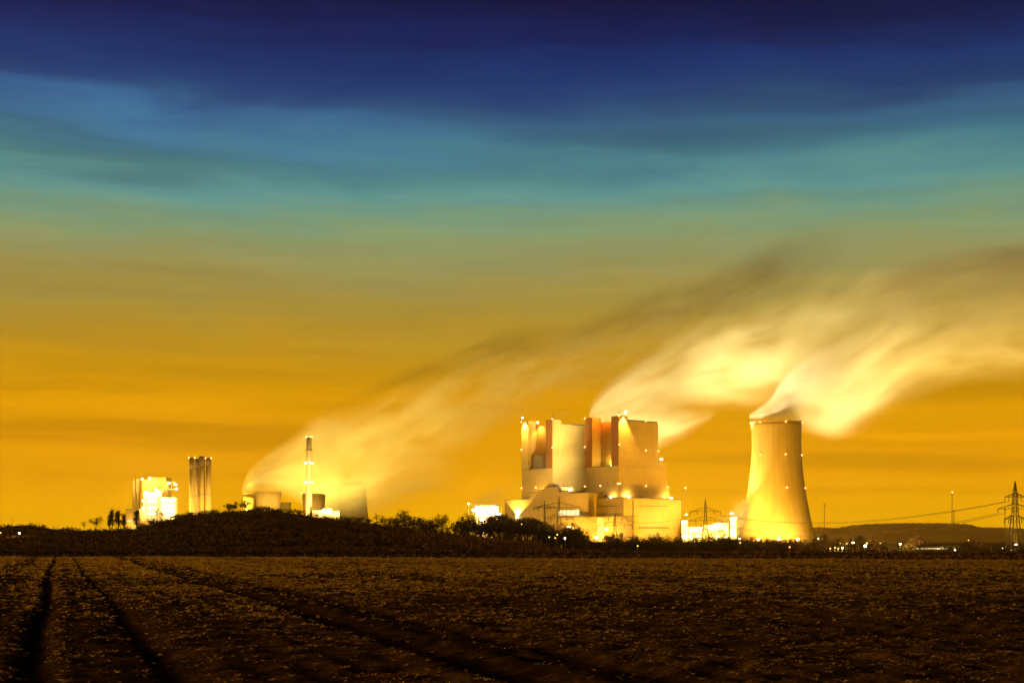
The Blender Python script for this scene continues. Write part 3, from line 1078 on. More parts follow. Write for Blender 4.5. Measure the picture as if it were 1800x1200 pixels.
for i, px in enumerate((1201, 1213.5, 1227, 1262, 1276)):
    m_ = thing('yard_lamp', 'glaring yard lamp before the pump houses, %s from left' % ['first', 'second', 'third', 'fourth', 'fifth'][i], 'lamp', (X(px, 1940), 1940, -6), 0, 'glaring yard lamps before the pump houses')
    MB().tube((0, 0, 0), (0, 0, 13), 0.22, 0.15).obj('pole', M['steel'], m_)
    MB().lathe([(0.6, 12.6), (1.5, 13.0), (1.5, 13.8), (0.8, 14.4)], 12).obj('lamp_head', M['lamp_big'], m_)
    light('POINT', (X(px, 1940), 1938, 9.0), 0.35e5, m_, radius=1.0)


# broad fill lights added among the trees to gild the plant fronts
for lab, px, Yd, tg, pw, an in [('added fill light mast before the left end of the plant', 872, 1810, frame_pt(CA, 0, 40, 95), 0.4e6, 110),
                                ('added fill light mast before the machine hall', 985, 1770, frame_pt(CB, 0, 40, 90), 0.14e6, 110),
                                ('added fill light mast before the turbine hall', 1215, 1800, frame_pt(CB, 45, 0, 90), 2.3e6, 100),
                                ('added fill light mast before the huge cooling tower', 1300, 1800, (CT[0] - 5, CT[1], 80), 2.0e6, 100),
                                ('added fill light mast right of the huge cooling tower', 1438, 1850, (CT[0] + 5, CT[1], 90), 1.0e6, 100)]:
    m_ = thing('floodlight_mast', lab, 'floodlight', (X(px, Yd), Yd, 0), 0, 'added fill lights in the trees')
    MB().tube((0, 0, -6), (0, 0, 4), 0.3, 0.2).obj('mast', M['steel'], m_)
    MB().box(-1.2, 1.2, -0.4, 0.4, 4, 4.9).obj('lamp_head', M['lamp_big'], m_)
    light('SPOT', (X(px, Yd), Yd + 0.9, 5.4), pw, m_, tg, an, 1.0, 2.0, GOLD)
for C0_ in (CB, CA):
    light('POINT', frame_pt(C0_, 9, 40, 180), 40000, None, radius=1.0, col_=(1.0, 0.20, 0.01), name='red_warning_light')
# ------------------------------------------------------------------ the old plant at left, farther off
YO = 2600.0


def bx(b_, px0, px1, py0, py1, Yd, d, base=None):
    """box from photo columns / rows at distance Yd with depth d, in world space relative to (X0, Yd)"""
    b_.box(X(px0, Yd) - ORG[0], X(px1, Yd) - ORG[0], Yd - ORG[1], Yd + d - ORG[1], Z(py1, Yd) if base is None else base, Z(py0, Yd))
    return b_


ORG = (X(275, YO), YO)
t = thing('boiler_building', 'blazing old boiler building of pipes and platforms at far left', 'boiler building', (ORG[0], ORG[1], 0))
b = MB()
bx(b, 261, 292, 838.5, 950, YO + 14, 40)
b.obj('upper_block', M['siding'], t)
b = MB()
bx(b, 250, 260.6, 843, 950, YO + 16, 30)
bx(b, 292.4, 296, 846, 950, YO + 18, 26)
b.obj('side_block', M['siding'], t)
b = MB()
bx(b, 251, 283, 865, 950, YO, 13.5)
b.obj('middle_block', M['white'], t)
b = MB()
bx(b, 283.4, 309, 874, 950, YO - 4, 17)
b.obj('low_block', M['white'], t)
b = MB()
bx(b, 255, 288, 860, 864.6, YO + 2, 11, Z(864.6, YO))
b.obj('platform', M['siding_dark'], t)
# pipes and galleries over the front
p = MB()
for px in (252.5, 257, 262, 267, 272, 277, 281):
    p.tube((X(px, YO) - ORG[0], -1.6, -4), (X(px, YO) - ORG[0], -1.6, Z(868 + (px * 7 % 9), YO)), 1.2, n=8)
p.obj('pipes', M['steel'], t)
gly = MB()
for py in (878, 888, 898):
    gly.box(X(250.5, YO) - ORG[0], X(284, YO) - ORG[0], -5.5, -3.2, Z(py, YO), Z(py, YO) + 0.7)
for py in (884, 893):
    gly.box(X(284, YO) - ORG[0], X(311, YO) - ORG[0], -9.0, -4.3, Z(py, YO), Z(py, YO) + 0.7)
for px in (284.5, 297, 310.5):
    gly.tube((X(px, YO) - ORG[0], -9.2, -4), (X(px, YO) - ORG[0], -9.2, Z(877, YO)), 0.5, n=4)
gly.obj('gallery', M['steel'], t)
pl = MB()
bx(pl, 293, 310, 846, 847, YO + 8, 9, Z(847.4, YO))
bx(pl, 293, 310, 858, 859.5, YO + 8, 9, Z(860, YO))
pl.tube((X(309, YO) - ORG[0], 12, Z(877, YO)), (X(309, YO) - ORG[0], 12, Z(846, YO)), 0.6, n=4)
pl.tube((X(299, YO) - ORG[0], 12, Z(877, YO)), (X(299, YO) - ORG[0], 12, Z(846, YO)), 0.6, n=4)
pl.obj('upper_platform', M['steel'], t)
for px, py in ((248, 841.5), (261, 840), (276, 860), (258, 865), (266, 870), (275, 870), (280, 865), (306, 851), (308, 858.5), (295, 848), (299, 878), (286, 878), (307, 878)):
    flood(t, (X(px, YO) - ORG[0], -6 if py > 859 else 8, Z(py, YO)), 1.6)
for px in (253, 264.5, 270, 275):
    for py in (880, 892, 902):
        flood(t, (X(px, YO) - ORG[0], -7, Z(py, YO)), 1.25)
for px in (290, 298, 305):
    for py in (889, 900):
        flood(t, (X(px, YO) - ORG[0], -11, Z(py, YO)), 1.4)
for px, py, yy, pw in ((262, 876, -16, 0.77e5), (275, 872, -16, 0.77e5), (262, 895, -18, 0.88e5), (276, 896, -18, 0.88e5), (296, 884, -20, 0.72e5), (302, 900, -20, 1.7e5),
                       (264, 850, 4, 0.28e5), (289, 850, 4, 0.22e5), (300, 853, 2, 0.33e5), (254, 850, 6, 0.3e5)):
    light('POINT', (X(px, YO), YO + yy, Z(py, YO)), pw, t, radius=1.5)

ORG = (X(241, YO), YO + 30)
t = thing('filter_tower', 'pair of tall ribbed silos left of the blazing old boiler building', 'filter tower', (ORG[0], ORG[1], 0))
for px, r, py in ((235.3, 2.6, 844.5), (242.5, 4.4, 841)):
    MB().lathe([(r, -4), (r, Z(py, YO + 30)), (r * 0.7, Z(py - 1, YO + 30))], 20).obj('silo', M['concrete_old'], t).location = (X(px, YO + 30) - ORG[0], 0, 0)
MB().tube((X(246.8, YO) - ORG[0], -2, -4), (X(246.8, YO) - ORG[0], -2, Z(842, YO)), 1.1, n=8).obj('pipe', M['steel'], t)
light('POINT', (X(233, YO), YO + 10, Z(850, YO)), 0.35e5, t, radius=1.0)

ORG = (X(232, YO - 60), YO - 60)
t = thing('switch_house', 'low old building with a lit strip below the far left silos', 'building', (ORG[0], ORG[1], 0))
b = MB()
bx(b, 220.8, 245, 895, 950, YO - 60, 30)
b.obj('walls', M['siding'], t)
b = MB()
bx(b, 245.4, 292, 911, 950, YO - 62, 28)
b.obj('low_wing', M['siding'], t)
b = MB()
bx(b, 220.4, 245.3, 893.6, 894.8, YO - 61, 32, Z(894.9, YO - 60))
b.obj('roof', M['roofing'], t)
b = MB()
bx(b, 221.5, 244, 914, 916, YO - 60.4, 0.3, Z(916, YO - 60))
bx(b, 246, 290, 912.6, 914, YO - 62.4, 0.3, Z(914, YO - 60))
b.obj('lit_window_strip', M['glazing'], t)
light('POINT', (X(228, YO - 80), YO - 80, Z(922, YO - 80)), 0.5e5, t, radius=1.0)
light('POINT', (X(255, YO - 80), YO - 80, Z(905, YO - 80)), 0.4e5, t, radius=1.0)

# four chimneys
CH = [('leftmost of the four dark capped chimneys standing close together', 337.3, 804, 825.5, 5.4, 4.3, 0),
      ('second from left of the four dark capped chimneys, tucked behind', 346.6, 806, 822, 5.0, 3.6, 26),
      ('tallest of the four dark capped chimneys, third from left', 355.0, 801.7, 819, 5.4, 5.0, 8),
      ('rightmost of the four dark capped chimneys, lamps on its rim', 366.5, 804.5, 818, 5.6, 4.2, 4)]
for lab, px, pt, pc, rb_, rt, dy in CH:
    Yd = YO + dy
    k = Yd / F
    t = thing('chimney', lab, 'chimney', (X(px, Yd), Yd, 0), 0, 'four chimneys in a cluster')
    rt_ = rt * k
    rb2 = rb_ * k
    zc_, zt_ = Z(pc, Yd), Z(pt, Yd)
    rm = rb2 + (rt_ - rb2) * 0.85
    MB().lathe([(rb2, -4), (rb2 * 0.6 + rm * 0.4, zc_ * 0.5), (rm, zc_)], 28, True).obj('shaft', M['concrete_old'], t, True)
    MB().lathe([(rm + 0.25, zc_ + 0.02), (rt_ + 0.25, zt_)], 28, True).obj('dark_cap', M['soot'], t, True)
    MB().lathe([(rm * 1.15, zc_ * 0.62), (rm * 1.28, zc_ * 0.62 + 0.4), (rm * 1.28, zc_ * 0.62 + 1.2), (rm * 1.1, zc_ * 0.62 + 1.2)], 28, True).obj('gallery', M['steel'], t)
    if dy != 26 and dy != 8:
        for s_ in (-1, 1):
            warning(t, (s_ * (rt_ + 0.8), -0.8, zt_ - 0.4), 1.35)

# tall single chimney with three rings of lamps
Yd = 2480.0
k = Yd / F
t = thing('chimney', 'tall slim pale chimney standing alone, ringed with lamps', 'chimney', (X(543, Yd), Yd, 0))
zt_ = Z(769.5, Yd)
prof = [(6.6 * k, -4), (5.9 * k, Z(880, Yd)), (5.0 * k, Z(848, Yd)), (4.9 * k, Z(815, Yd)), (4.2 * k, zt_)]
MB().lathe(prof, 32, True).obj('shaft', M['white'], t, True)
for i, py in enumerate((769, 790.5, 815, 849)):
    zz = Z(py, Yd)
    rr = float(np.interp(zz, [p[1] for p in prof], [p[0] for p in prof]))
    MB().lathe([(rr * 1.02, zz - 0.7), (rr + 1.1, zz - 0.6), (rr + 1.1, zz + 0.5), (rr * 1.02, zz + 0.5)], 28, True).obj('gallery', M['steel'], t)
    if i != 1:
        for a in (-1.0, -2.14, 0.0, math.pi):
            MB().ball(((rr + 1.3) * math.cos(a), (rr + 1.3) * math.sin(a), zz + 1.2), 1.25).obj('warning_light', M['red'] if i == 0 else M['lamp'], t)

# old cooling towers
OLD = [('squat cooling tower at the left end of the old plant, half hidden by its neighbour', 440, 2680, [(950, 402 + 24, 454), (925, 427, 452.5), (895, 428.8, 451.4), (876, 427.6, 452.6), (865, 426, 453.5)], []),
       ('pale squat cooling tower with a dark rim in front of its left neighbour', 471.7, 2620, [(950, 446, 497), (925, 449, 494.4), (898, 451.6, 491.8), (878, 450.4, 493), (862.5, 448.4, 495)], []),
       ('small dark cooling tower peeping over the bank below the steam', 500, 2900, [(950, 484, 516), (915, 487, 513), (900, 489, 511), (882, 488, 512)], []),
       ('brown cooling tower right behind the slim chimney with two rim lamps', 551.5, 2640, [(950, 526, 577), (920, 530, 573), (895, 532.5, 570.7), (866.2, 531, 572.5)], [(-2.75, 0), (-0.42, 0)]),
       ('faint tall cooling tower dissolving into steam at right of the old plant', 613, 2950, [(950, 572, 654), (920, 576, 648.5), (885, 581, 645), (860, 582, 644), (846.5, 580.5, 645.6)], [])]
for lab, px, Yd, pr, wl in OLD:
    prof = shell_prof(pr, Yd, px)
    cooling_tower(lab, X(px, Yd + 40), Yd + 40, prof, 64, M['concrete_old'], [(a, prof[-1][1]) for a, _ in wl], False, 'old cooling towers')

ORG = (X(565, 2450), 2450)
t = thing('pump_building', 'small pale flat buildings right of the slim chimney', 'building', (ORG[0], ORG[1], 0))
for nm, a, c, py, d in (('long_wing', 549, 574, 897, 0), ('tall_block', 574.6, 584, 893.2, -3), ('side_wing', 584.4, 596.5, 897.5, 2)):
    b = MB()
    bx(b, a, c, py, 950, 2450 + d, 22)
    b.obj(nm, M['white'], t)
flood(t, (X(569.5, 2450) - ORG[0], -2, Z(895.5, 2450)), 1.6)
light('POINT', (X(569, 2440), 2440, Z(894, 2440)), 0.6e5, t, radius=1.0)
light('POINT', (X(584, 2420), 2420, Z(905, 2420)), 0.9e5, t, radius=1.0)
# yard floodlights of the old plant, low behind the bank, washing towers, chimney and steam
for i, (px, py, Yd, tg, pw, an) in enumerate([(520, 905, 2500, (X(472, 2640), 2640, 60), 2.2e6, 120), (345, 905, 2490, (X(352, 2600), 2600, 90), 1.8e6, 110),
                                              (575, 905, 2330, (X(545, 2480), 2480, 120), 5.0e6, 120)]):
    m_ = thing('floodlight_mast', ['yard floodlight mast below the pale squat cooling tower', 'yard floodlight mast below the four chimneys', 'yard floodlight mast below the slim chimney'][i],
               'floodlight', (X(px, Yd), Yd, 0), 0, 'yard floodlights of the old plant')
    zz = 14.0
    MB().tube((0, 0, -3), (0, 0, zz), 0.35, 0.2).obj('mast', M['steel'], m_)
    MB().box(-1.4, 1.4, -0.5, 0.5, zz, zz + 1.2).obj('lamp_head', M['lamp_big'], m_)
    light('SPOT', (X(px, Yd), Yd, zz + 2.4), pw, m_, tg, an, 0.9, 1.5)
# ------------------------------------------------------------------ steam
def steam(name, label, Yd, pts, dens, depth, seed, aniso=0.55, yshift=0.0, color=(0.93, 0.93, 0.93), streak=1.0, soft=0.30, warp_k=0.55, lo=0.34, hi=0.66, thin=0.18):
    """pts: (photo column, upper row, lower row) along the wind at distance Yd; dens: (0..1, density); depth: half depth as a share of half height"""
    Pt = [(X(a, Yd), Z(c, Yd), Z(b_, Yd)) for a, b_, c in pts]           # x, z low, z high
    x0, x1 = Pt[0][0], Pt[-1][0]
    s_ = np.array([(p[0] - x0) / (x1 - x0) for p in Pt])
    zc_ = np.array([(p[1] + p[2]) / 2 for p in Pt])
    hz_ = np.array([(p[2] - p[1]) / 2 for p in Pt])
    ZM, HM = float(zc_.max() * 1.2), float(hz_.max() * 1.2)
    # closed body, a little larger than the steam in it
    ss = np.unique(np.concatenate([np.linspace(0, 1, 30), np.linspace(0, 0.2, 12)]))
    n_ = 20
    V = []
    for a in ss:
        zc1, h1 = np.interp(a, s_, zc_), np.interp(a, s_, hz_)
        k = 1.42
        for i in range(n_):
            th = 2 * math.pi * i / n_
            V.append((x0 + a * (x1 - x0), Yd + yshift * a + (h1 * depth * k + 1.5) * math.cos(th), zc1 + (h1 * k + 1.5) * math.sin(th)))
    mb = MB()
    m_ = len(ss)
    fs = [(j * n_ + i, j * n_ + (i + 1) % n_, (j + 1) * n_ + (i + 1) % n_, (j + 1) * n_ + i) for j in range(m_ - 1) for i in range(n_)]
    fs += [tuple(range(n_ - 1, -1, -1)), tuple(range((m_ - 1) * n_, m_ * n_))]
    mb.add(V, fs)
    mt = bpy.data.materials.new(name + '_vapour')
    mt.use_nodes = True
    q = NT(mt.node_tree)
    t_ = q.n('ShaderNodeTexCoord')
    x_, y_, z_ = q.sep(t_.outputs['Object'])
    s = q.m('DIVIDE', q.m('SUBTRACT', x_, x0), x1 - x0, clamp=True)
    zc = q.m('MULTIPLY', q.curve(s, [(float(a), float(b_ / ZM)) for a, b_ in zip(s_, zc_)]), ZM)
    hh = q.m('MULTIPLY', q.curve(s, [(float(a), float(b_ / HM)) for a, b_ in zip(s_, hz_)]), HM)
    hh = q.m('MAXIMUM', hh, 0.5)
    yc = q.m('ADD', q.m('MULTIPLY', s, yshift), Yd)
    dz = q.m('DIVIDE', q.m('SUBTRACT', z_, zc), hh)
    dy = q.m('DIVIDE', q.m('SUBTRACT', y_, yc), q.m('MULTIPLY', hh, depth))
    L = (x1 - x0) / 100.0
    fv = q.vec(q.m('ADD', q.m('MULTIPLY', s, L * 0.75 * streak), seed), q.m('MULTIPLY', dy, 0.9), q.m('MULTIPLY', dz, 1.1))
    wn = q.sep(q.noise(fv, 1.0, 3.0, 0.5, True))
    dz2 = q.m('ADD', dz, q.m('MULTIPLY', q.m('SUBTRACT', wn[0], 0.5), warp_k))
    dy2 = q.m('ADD', dy, q.m('MULTIPLY', q.m('SUBTRACT', wn[1], 0.5), warp_k))
    d = q.m('SQRT', q.m('ADD', q.m('MULTIPLY', dz2, dz2), q.m('MULTIPLY', dy2, dy2)))
    fall = q.mr(d, 1.16, soft, 0.0, 1.0, 'SMOOTHSTEP')
    fv2 = q.vec(q.m('ADD', q.m('MULTIPLY', s, L * 1.1 * streak), seed + 5.0), q.m('MULTIPLY', dy2, 1.6), q.m('MULTIPLY', dz2, 2.2))
    nn = q.mr(q.noise(fv2, 1.0, 3.0, 0.55), lo, hi, thin, 1.2, 'SMOOTHSTEP')
    DM = max(p[1] for p in dens)
    dd = q.m('MULTIPLY', q.curve(s, [(a, b_ / DM * 0.98) for a, b_ in dens]), DM)
    den = q.m('MULTIPLY', q.m('MULTIPLY', dd, fall), nn)
    pv_ = q.n('ShaderNodeVolumePrincipled')
    pv_.inputs['Color'].default_value = tuple(color) + (1,)
    pv_.inputs['Anisotropy'].default_value = 0.1 if 'smoke' in name else aniso
    q.put(pv_.inputs['Density'], den)
    o = q.n('ShaderNodeOutputMaterial')
    q.put(o.inputs['Volume'], pv_.outputs[0])
    mt.cycles.volume_step_rate = 0.5 if (x1 - x0) > 150 else 0.8
    ob = mb.obj(name, mt)
    return tag(ob, label, 'smoke' if 'smoke' in name else 'steam', 'plumes drifting over the plant')  # smoke: here unlit steam whose shade is put into its colour


steam('steam_plume', 'bright steam plume blowing right from the huge lone cooling tower', 2062,
      [(1317, 727, 737), (1335, 714, 740), (1355, 696, 743), (1375, 664, 745), (1400, 640, 748), (1440, 612, 756), (1480, 594, 760), (1530, 566, 744), (1600, 530, 702), (1700, 500, 672), (1800, 470, 660), (2050, 430, 640)],
      [(0, 0.075), (0.12, 0.045), (0.22, 0.030), (0.32, 0.021), (0.5, 0.013), (0.75, 0.009), (0.93, 0.006), (1, 0.0)], 0.85, 2.3, yshift=60, lo=0.36, hi=0.64, thin=0.10)
steam('steam_plume', 'white steam plume rising behind the right boiler tower', 2260,
      [(1036, 716, 745), (1050, 690, 752), (1075, 660, 752), (1110, 630, 742), (1160, 602, 728), (1200, 580, 720), (1260, 552, 714), (1330, 530, 710), (1400, 508, 694), (1480, 472, 668), (1600, 430, 620), (1800, 395, 580), (1960, 385, 545)],
      [(0, 0.045), (0.08, 0.035), (0.2, 0.026), (0.3, 0.020), (0.42, 0.012), (0.6, 0.007), (0.8, 0.005), (0.95, 0.003), (1, 0.0)], 0.75, 7.9, yshift=90, lo=0.35, hi=0.65, thin=0.12)
steam('steam_plume', 'lower lobe of white steam curling right behind the right boiler tower', 2250,
      [(1070, 712, 752), (1110, 708, 778), (1150, 706, 790), (1190, 710, 778), (1225, 714, 755), (1260, 716, 735)],
      [(0, 0.0), (0.2, 0.02), (0.6, 0.022), (0.85, 0.012), (1, 0.0)], 0.8, 17.3, streak=1.4)
steam('steam_plume', 'long yellow steam plume from the old cooling towers trailing off dark', 2780,
      [(426, 852, 865), (440, 824, 866), (470, 796, 868), (520, 764, 880), (600, 718, 895), (700, 674, 850), (800, 634, 800), (900, 594, 750), (1000, 566, 705), (1140, 522, 640), (1300, 462, 565), (1430, 425, 510)],
      [(0, 0.06), (0.05, 0.045), (0.12, 0.024), (0.22, 0.014), (0.32, 0.011), (0.45, 0.008), (0.6, 0.004), (0.8, 0.0035), (0.93, 0.002), (1, 0.0)], 0.7, 4.4, aniso=0.0, yshift=80, lo=0.38, hi=0.63, thin=0.06, warp_k=0.75)
steam('smoke_plume', 'long streak of unlit steam, coloured dark, over the left and right steam', 3000,
      [(560, 728, 746), (640, 678, 708), (720, 642, 686), (800, 612, 670), (900, 574, 645), (1000, 562, 630), (1140, 504, 592), (1270, 462, 566), (1370, 405, 530), (1450, 392, 486), (1520, 396, 440)],
      [(0, 0.0), (0.12, 0.016), (0.3, 0.020), (0.5, 0.016), (0.75, 0.016), (0.9, 0.008), (1, 0.0)], 0.5, 11.4, color=(0.30, 0.26, 0.22))  # unlit tail of the steam, its shade put into the dark colour
steam('smoke_plume', 'patch of unlit steam, coloured dark, above the steam at the right edge', 2000,
      [(1480, 510, 550), (1560, 475, 540), (1640, 445, 525), (1720, 425, 508), (1800, 415, 490), (1900, 410, 470)],
      [(0, 0.0), (0.2, 0.016), (0.5, 0.028), (0.8, 0.030), (1, 0.01)], 0.6, 14.9, color=(0.25, 0.22, 0.19))  # dark albedo paints the shade of the unlit upper steam
steam('steam_plume', 'low white glare cloud added beside the lit foot of the cooling tower', 2042,
      [(1246, 921, 946), (1262, 914, 950), (1282, 900, 952), (1300, 884, 950), (1312, 878, 930), (1322, 876, 905)], [(0, 0.10), (0.3, 0.40), (0.7, 0.40), (1, 0.0)], 0.3, 1.2, aniso=0.0, streak=2.0)  # vapour added as a stand-in for the lamp glare
steam('steam_plume', 'thin yellow steam veil drifting before the faint tall cooling tower', 2850,
      [(540, 838, 905), (580, 825, 915), (640, 812, 915), (720, 800, 890), (820, 780, 860)], [(0, 0.002), (0.2, 0.022), (0.6, 0.016), (1, 0.0)], 0.5, 8.8, aniso=0.0)
steam('steam_plume', 'small added glow cloud over the blazing loading building', 1990,
      [(826, 880, 912), (840, 868, 914), (860, 856, 905), (885, 846, 890), (920, 838, 870)], [(0, 0.012), (0.3, 0.034), (0.6, 0.018), (1, 0.0)], 0.5, 3.3, aniso=0.0, streak=2.0)  # vapour added to carry the glow round the loading lamps
steam('steam_plume', 'thin wisp of steam on the roof of the left boiler tower', 2090,
      [(966, 735, 741), (976, 728, 740), (990, 722, 736), (1010, 718, 730)], [(0, 0.05), (0.5, 0.03), (1, 0.0)], 0.6, 6.1, streak=3.0)
STEAMCOL = (1.0, 0.74, 0.23)
OLDCOL = (1.0, 0.64, 0.08)


# unseen masts added to light the steam from below
def steam_fill_mast(label, px, Yd, zz, target, pw, an, group='added lights for the steam', col_=STEAMCOL):
    m_ = thing('floodlight_mast', label, 'floodlight', (X(px, Yd), Yd, 0), 0, group)
    MB().tube((0, 0, -6), (0, 0, zz), 0.35, 0.2).obj('mast', M['steel'], m_)
    MB().box(-1.5, 1.5, -0.5, 0.5, zz, zz + 1.3).obj('lamp_head', M['lamp_big'], m_)
    light('SPOT', (X(px, Yd), Yd, zz + 2.6), pw, m_, target, an, 0.9, 2.0, col_)
    return m_

# (steam lamps are aimed at the undersides of the plumes)
for lab, px, Yd, zz, tg, pw, an in [
        ('added steam light mast right of the cooling tower foot', 1500, 2015, -1.5, (X(1480, 2085), 2085, Z(690, 2062)), 4.6e7, 50),
        ('added steam light mast left of the cooling tower foot', 1286, 2030, 40, (X(1372, 2062), 2062, Z(680, 2062)), 1.2e6, 60),
        ('added steam light mast beside the turbine hall corner', 1206, 2120, 40, (X(1200, 2260), 2270, Z(690, 2260)), 5e7, 100),
        ('added steam light mast behind the left boiler tower', 1000, 2200, 60, (X(1120, 2260), 2275, Z(700, 2260)), 9e6, 70)]:
    steam_fill_mast(lab, px, Yd, zz, tg, pw, an)
steam_fill_mast('low added steam light mast in the dark behind the right edge pylon', 1786, 2140, -4.5, (X(1700, 2090), 2095, Z(580, 2062)), 3.0e7, 80, col_=(1.0, 0.66, 0.14))  # unseen lamp, added to brighten the right-hand plume
steam_fill_mast('added steam light mast hidden behind the cooling tower', 1335, 2210, 30, (X(1390, 2280), 2290, Z(620, 2280)), 4.5e7, 90)  # added out of sight to light the plume above
for lab, px, Yd, zz, tg, pw, an in [
        ('added steam light mast left of the squat cooling towers', 418, 2690, 15, (X(452, 2780), 2780, Z(810, 2780)), 4.5e6, 84),
        ('added steam light mast right of the squat cooling towers', 512, 2690, 15, (X(535, 2780), 2785, Z(800, 2780)), 4.6e6, 110),
        ('added steam light mast between slim chimney and faint tower', 585, 2700, 15, (X(605, 2780), 2785, Z(790, 2780)), 4.2e6, 110),
        ('added steam light mast before the faint cooling tower', 655, 2460, 10, (X(690, 2780), 2790, Z(760, 2780)), 0.9e7, 56),
        ('added steam light mast right of the old cooling towers', 760, 2460, 8, (X(820, 2780), 2800, Z(710, 2780)), 1.0e7, 58)]:
    steam_fill_mast(lab, px, Yd, zz, tg, pw, an, 'yard floodlights of the old plant', OLDCOL)  # added lamps that brighten the left plume
# ------------------------------------------------------------------ trees
def tree_meshes(kind, seed):
    """unit-height tree: trunk with limbs, and a crown of leaf clumps"""
    r = rnd(seed)
    tr, cl = MB(), []
    P = dict(round=(0.60, 0.34, 0.36, 30, 46, 0.026, 0.33), poplar=(0.54, 0.105, 0.44, 30, 40, 0.020, 0.2), spreading=(0.66, 0.50, 0.27, 22, 38, 0.026, 0.3),
             bush=(0.46, 0.62, 0.46, 30, 44, 0.034, 0.12), airy=(0.62, 0.36, 0.34, 20, 22, 0.020, 0.3), multi=(0.58, 0.46, 0.38, 34, 40, 0.024, 0.22))[kind]
    zc, rx_, rz_, ncl, nlf, ls, fork = P
    base_r = {'round': 0.024, 'poplar': 0.018, 'spreading': 0.026, 'bush': 0.02, 'airy': 0.018, 'multi': 0.022}[kind]
    lean = (r.uniform(-.03, .03), r.uniform(-.03, .03))
    trunk = [Vector((0, 0, -0.06)), Vector((lean[0] * .4, lean[1] * .4, fork * 0.6)), Vector((lean[0], lean[1], fork)), Vector((lean[0] * 1.6, lean[1] * 1.6, zc)), Vector((lean[0] * 2, lean[1] * 2, zc + rz_ * 0.6))]
    rad = [base_r * 1.25, base_r, base_r * 0.9, base_r * 0.5, base_r * 0.2]
    if kind in ('bush', 'multi'):
        for k in range(4):
            a = 6.28 * k / 4 + r.uniform(-.4, .4)
            tr.tube((0.02 * math.cos(a), 0.02 * math.sin(a), -0.06), (rx_ * 0.35 * math.cos(a), rx_ * 0.35 * math.sin(a), zc), base_r * 0.9, base_r * 0.3, 5)
    for i in range(4):
        tr.tube(trunk[i], trunk[i + 1], rad[i], rad[i + 1], 7, i in (0, 3))
    for c in range(ncl):
        while True:
            p = Vector((r.uniform(-1, 1), r.uniform(-1, 1), r.uniform(-1, 1)))
            if 0.35 < p.length < 1:
                break
        # uneven outline: each direction has its own reach
        k = 0.72 + 0.42 * math.sin(3.1 * math.atan2(p.y, p.x) + seed) * math.cos(2.3 * p.z + seed * 1.7) + r.uniform(-.08, .12)
        k = max(0.5, min(1.1, k))
        q_ = Vector((p.x * rx_ * k, p.y * rx_ * k, zc + p.z * rz_ * k))
        cl.append(q_)
        zz = min(q_.z - 0.05, fork + (q_.z - fork) * 0.45) if q_.z > fork else fork * 0.7
        zz = max(fork * 0.5, zz)
        f_ = min(1.0, zz / (zc + rz_ * .6))
        st_ = Vector((lean[0] * 2 * f_, lean[1] * 2 * f_, zz))
        mid = (st_ + q_) / 2 + Vector((r.uniform(-.02, .02), r.uniform(-.02, .02), r.uniform(0, .03)))
        tr.tube(st_, mid, base_r * 0.34, base_r * 0.2, 4, False)
        tr.tube(mid, q_, base_r * 0.2, base_r * 0.06, 4, False)
        for _ in range(3):
            e = q_ + Vector((r.gauss(0, 1), r.gauss(0, 1), r.gauss(0.4, 1))) * 0.055
            tr.tube(q_, e, base_r * 0.08, base_r * 0.03, 3, False)
    R3 = np.random.default_rng(seed)
    cc = np.array([tuple(p) for p in cl])
    n = ncl * nlf
    sprd = {'poplar': 0.034, 'bush': 0.10, 'spreading': 0.075}.get(kind, 0.066)
    c = np.repeat(cc, nlf, 0) + R3.normal(size=(n, 3)) * np.array([sprd, sprd, sprd * (1.6 if kind == 'poplar' else 0.8)]) * np.repeat(R3.uniform(0.6, 1.25, ncl), nlf)[:, None]
    c[:, 2] = np.maximum(c[:, 2], 0.02)
    a = R3.normal(size=(n, 3))
    a /= np.linalg.norm(a, axis=1)[:, None]
    b_ = np.cross(a, R3.normal(size=(n, 3)))
    b_ /= np.linalg.norm(b_, axis=1)[:, None]
    s_ = (ls * R3.uniform(0.5, 1.2, n))[:, None]
    V = np.stack([c - a * s_, c - b_ * s_ * 0.6, c + a * s_, c + b_ * s_ * 0.6], 1).reshape(-1, 3)
    # normalise to unit height
    top = np.percentile(V[:, 2], 99.7)
    V = V / top
    tr.v = [(p[0] / top, p[1] / top, p[2] / top) for p in tr.v]
    return tr.mesh('trunk', M['bark']), np_mesh('crown', V, np.arange(len(V)).reshape(-1, 4), M['leaf'] if seed % 2 else M['leaf_green'])


TREES = {}
for kind, seeds in (('round', (3, 8, 15)), ('poplar', (21, 24)), ('spreading', (31, 36)), ('bush', (41, 44, 47)), ('airy', (51, 58)), ('multi', (61, 66))):
    TREES[kind] = [tree_meshes(kind, s_) for s_ in seeds]
NAME = dict(round='broadleaf_tree', poplar='poplar_tree', spreading='spreading_tree', bush='bush', airy='bare_tree', multi='broadleaf_tree')
trng = rnd(77)


def tree(kind, px, py_top, Yd, label, group, wide=1.0, sink=0.0, base=None):
    xx = X(px, Yd)
    z0 = surf_z(xx, Yd) - sink if base is None else base
    H = max(0.8, Z(py_top, Yd) - z0)
    t_ = thing(NAME[kind], label, 'bush' if kind == 'bush' else 'tree', (xx, Yd, z0), trng.uniform(0, 6.28), group)
    t_.scale = (H * wide, H * wide, H)
    tm, cm = trng.choice(TREES[kind])
    link('trunk', tm, t_)
    link('crown', cm, t_)
    return t_


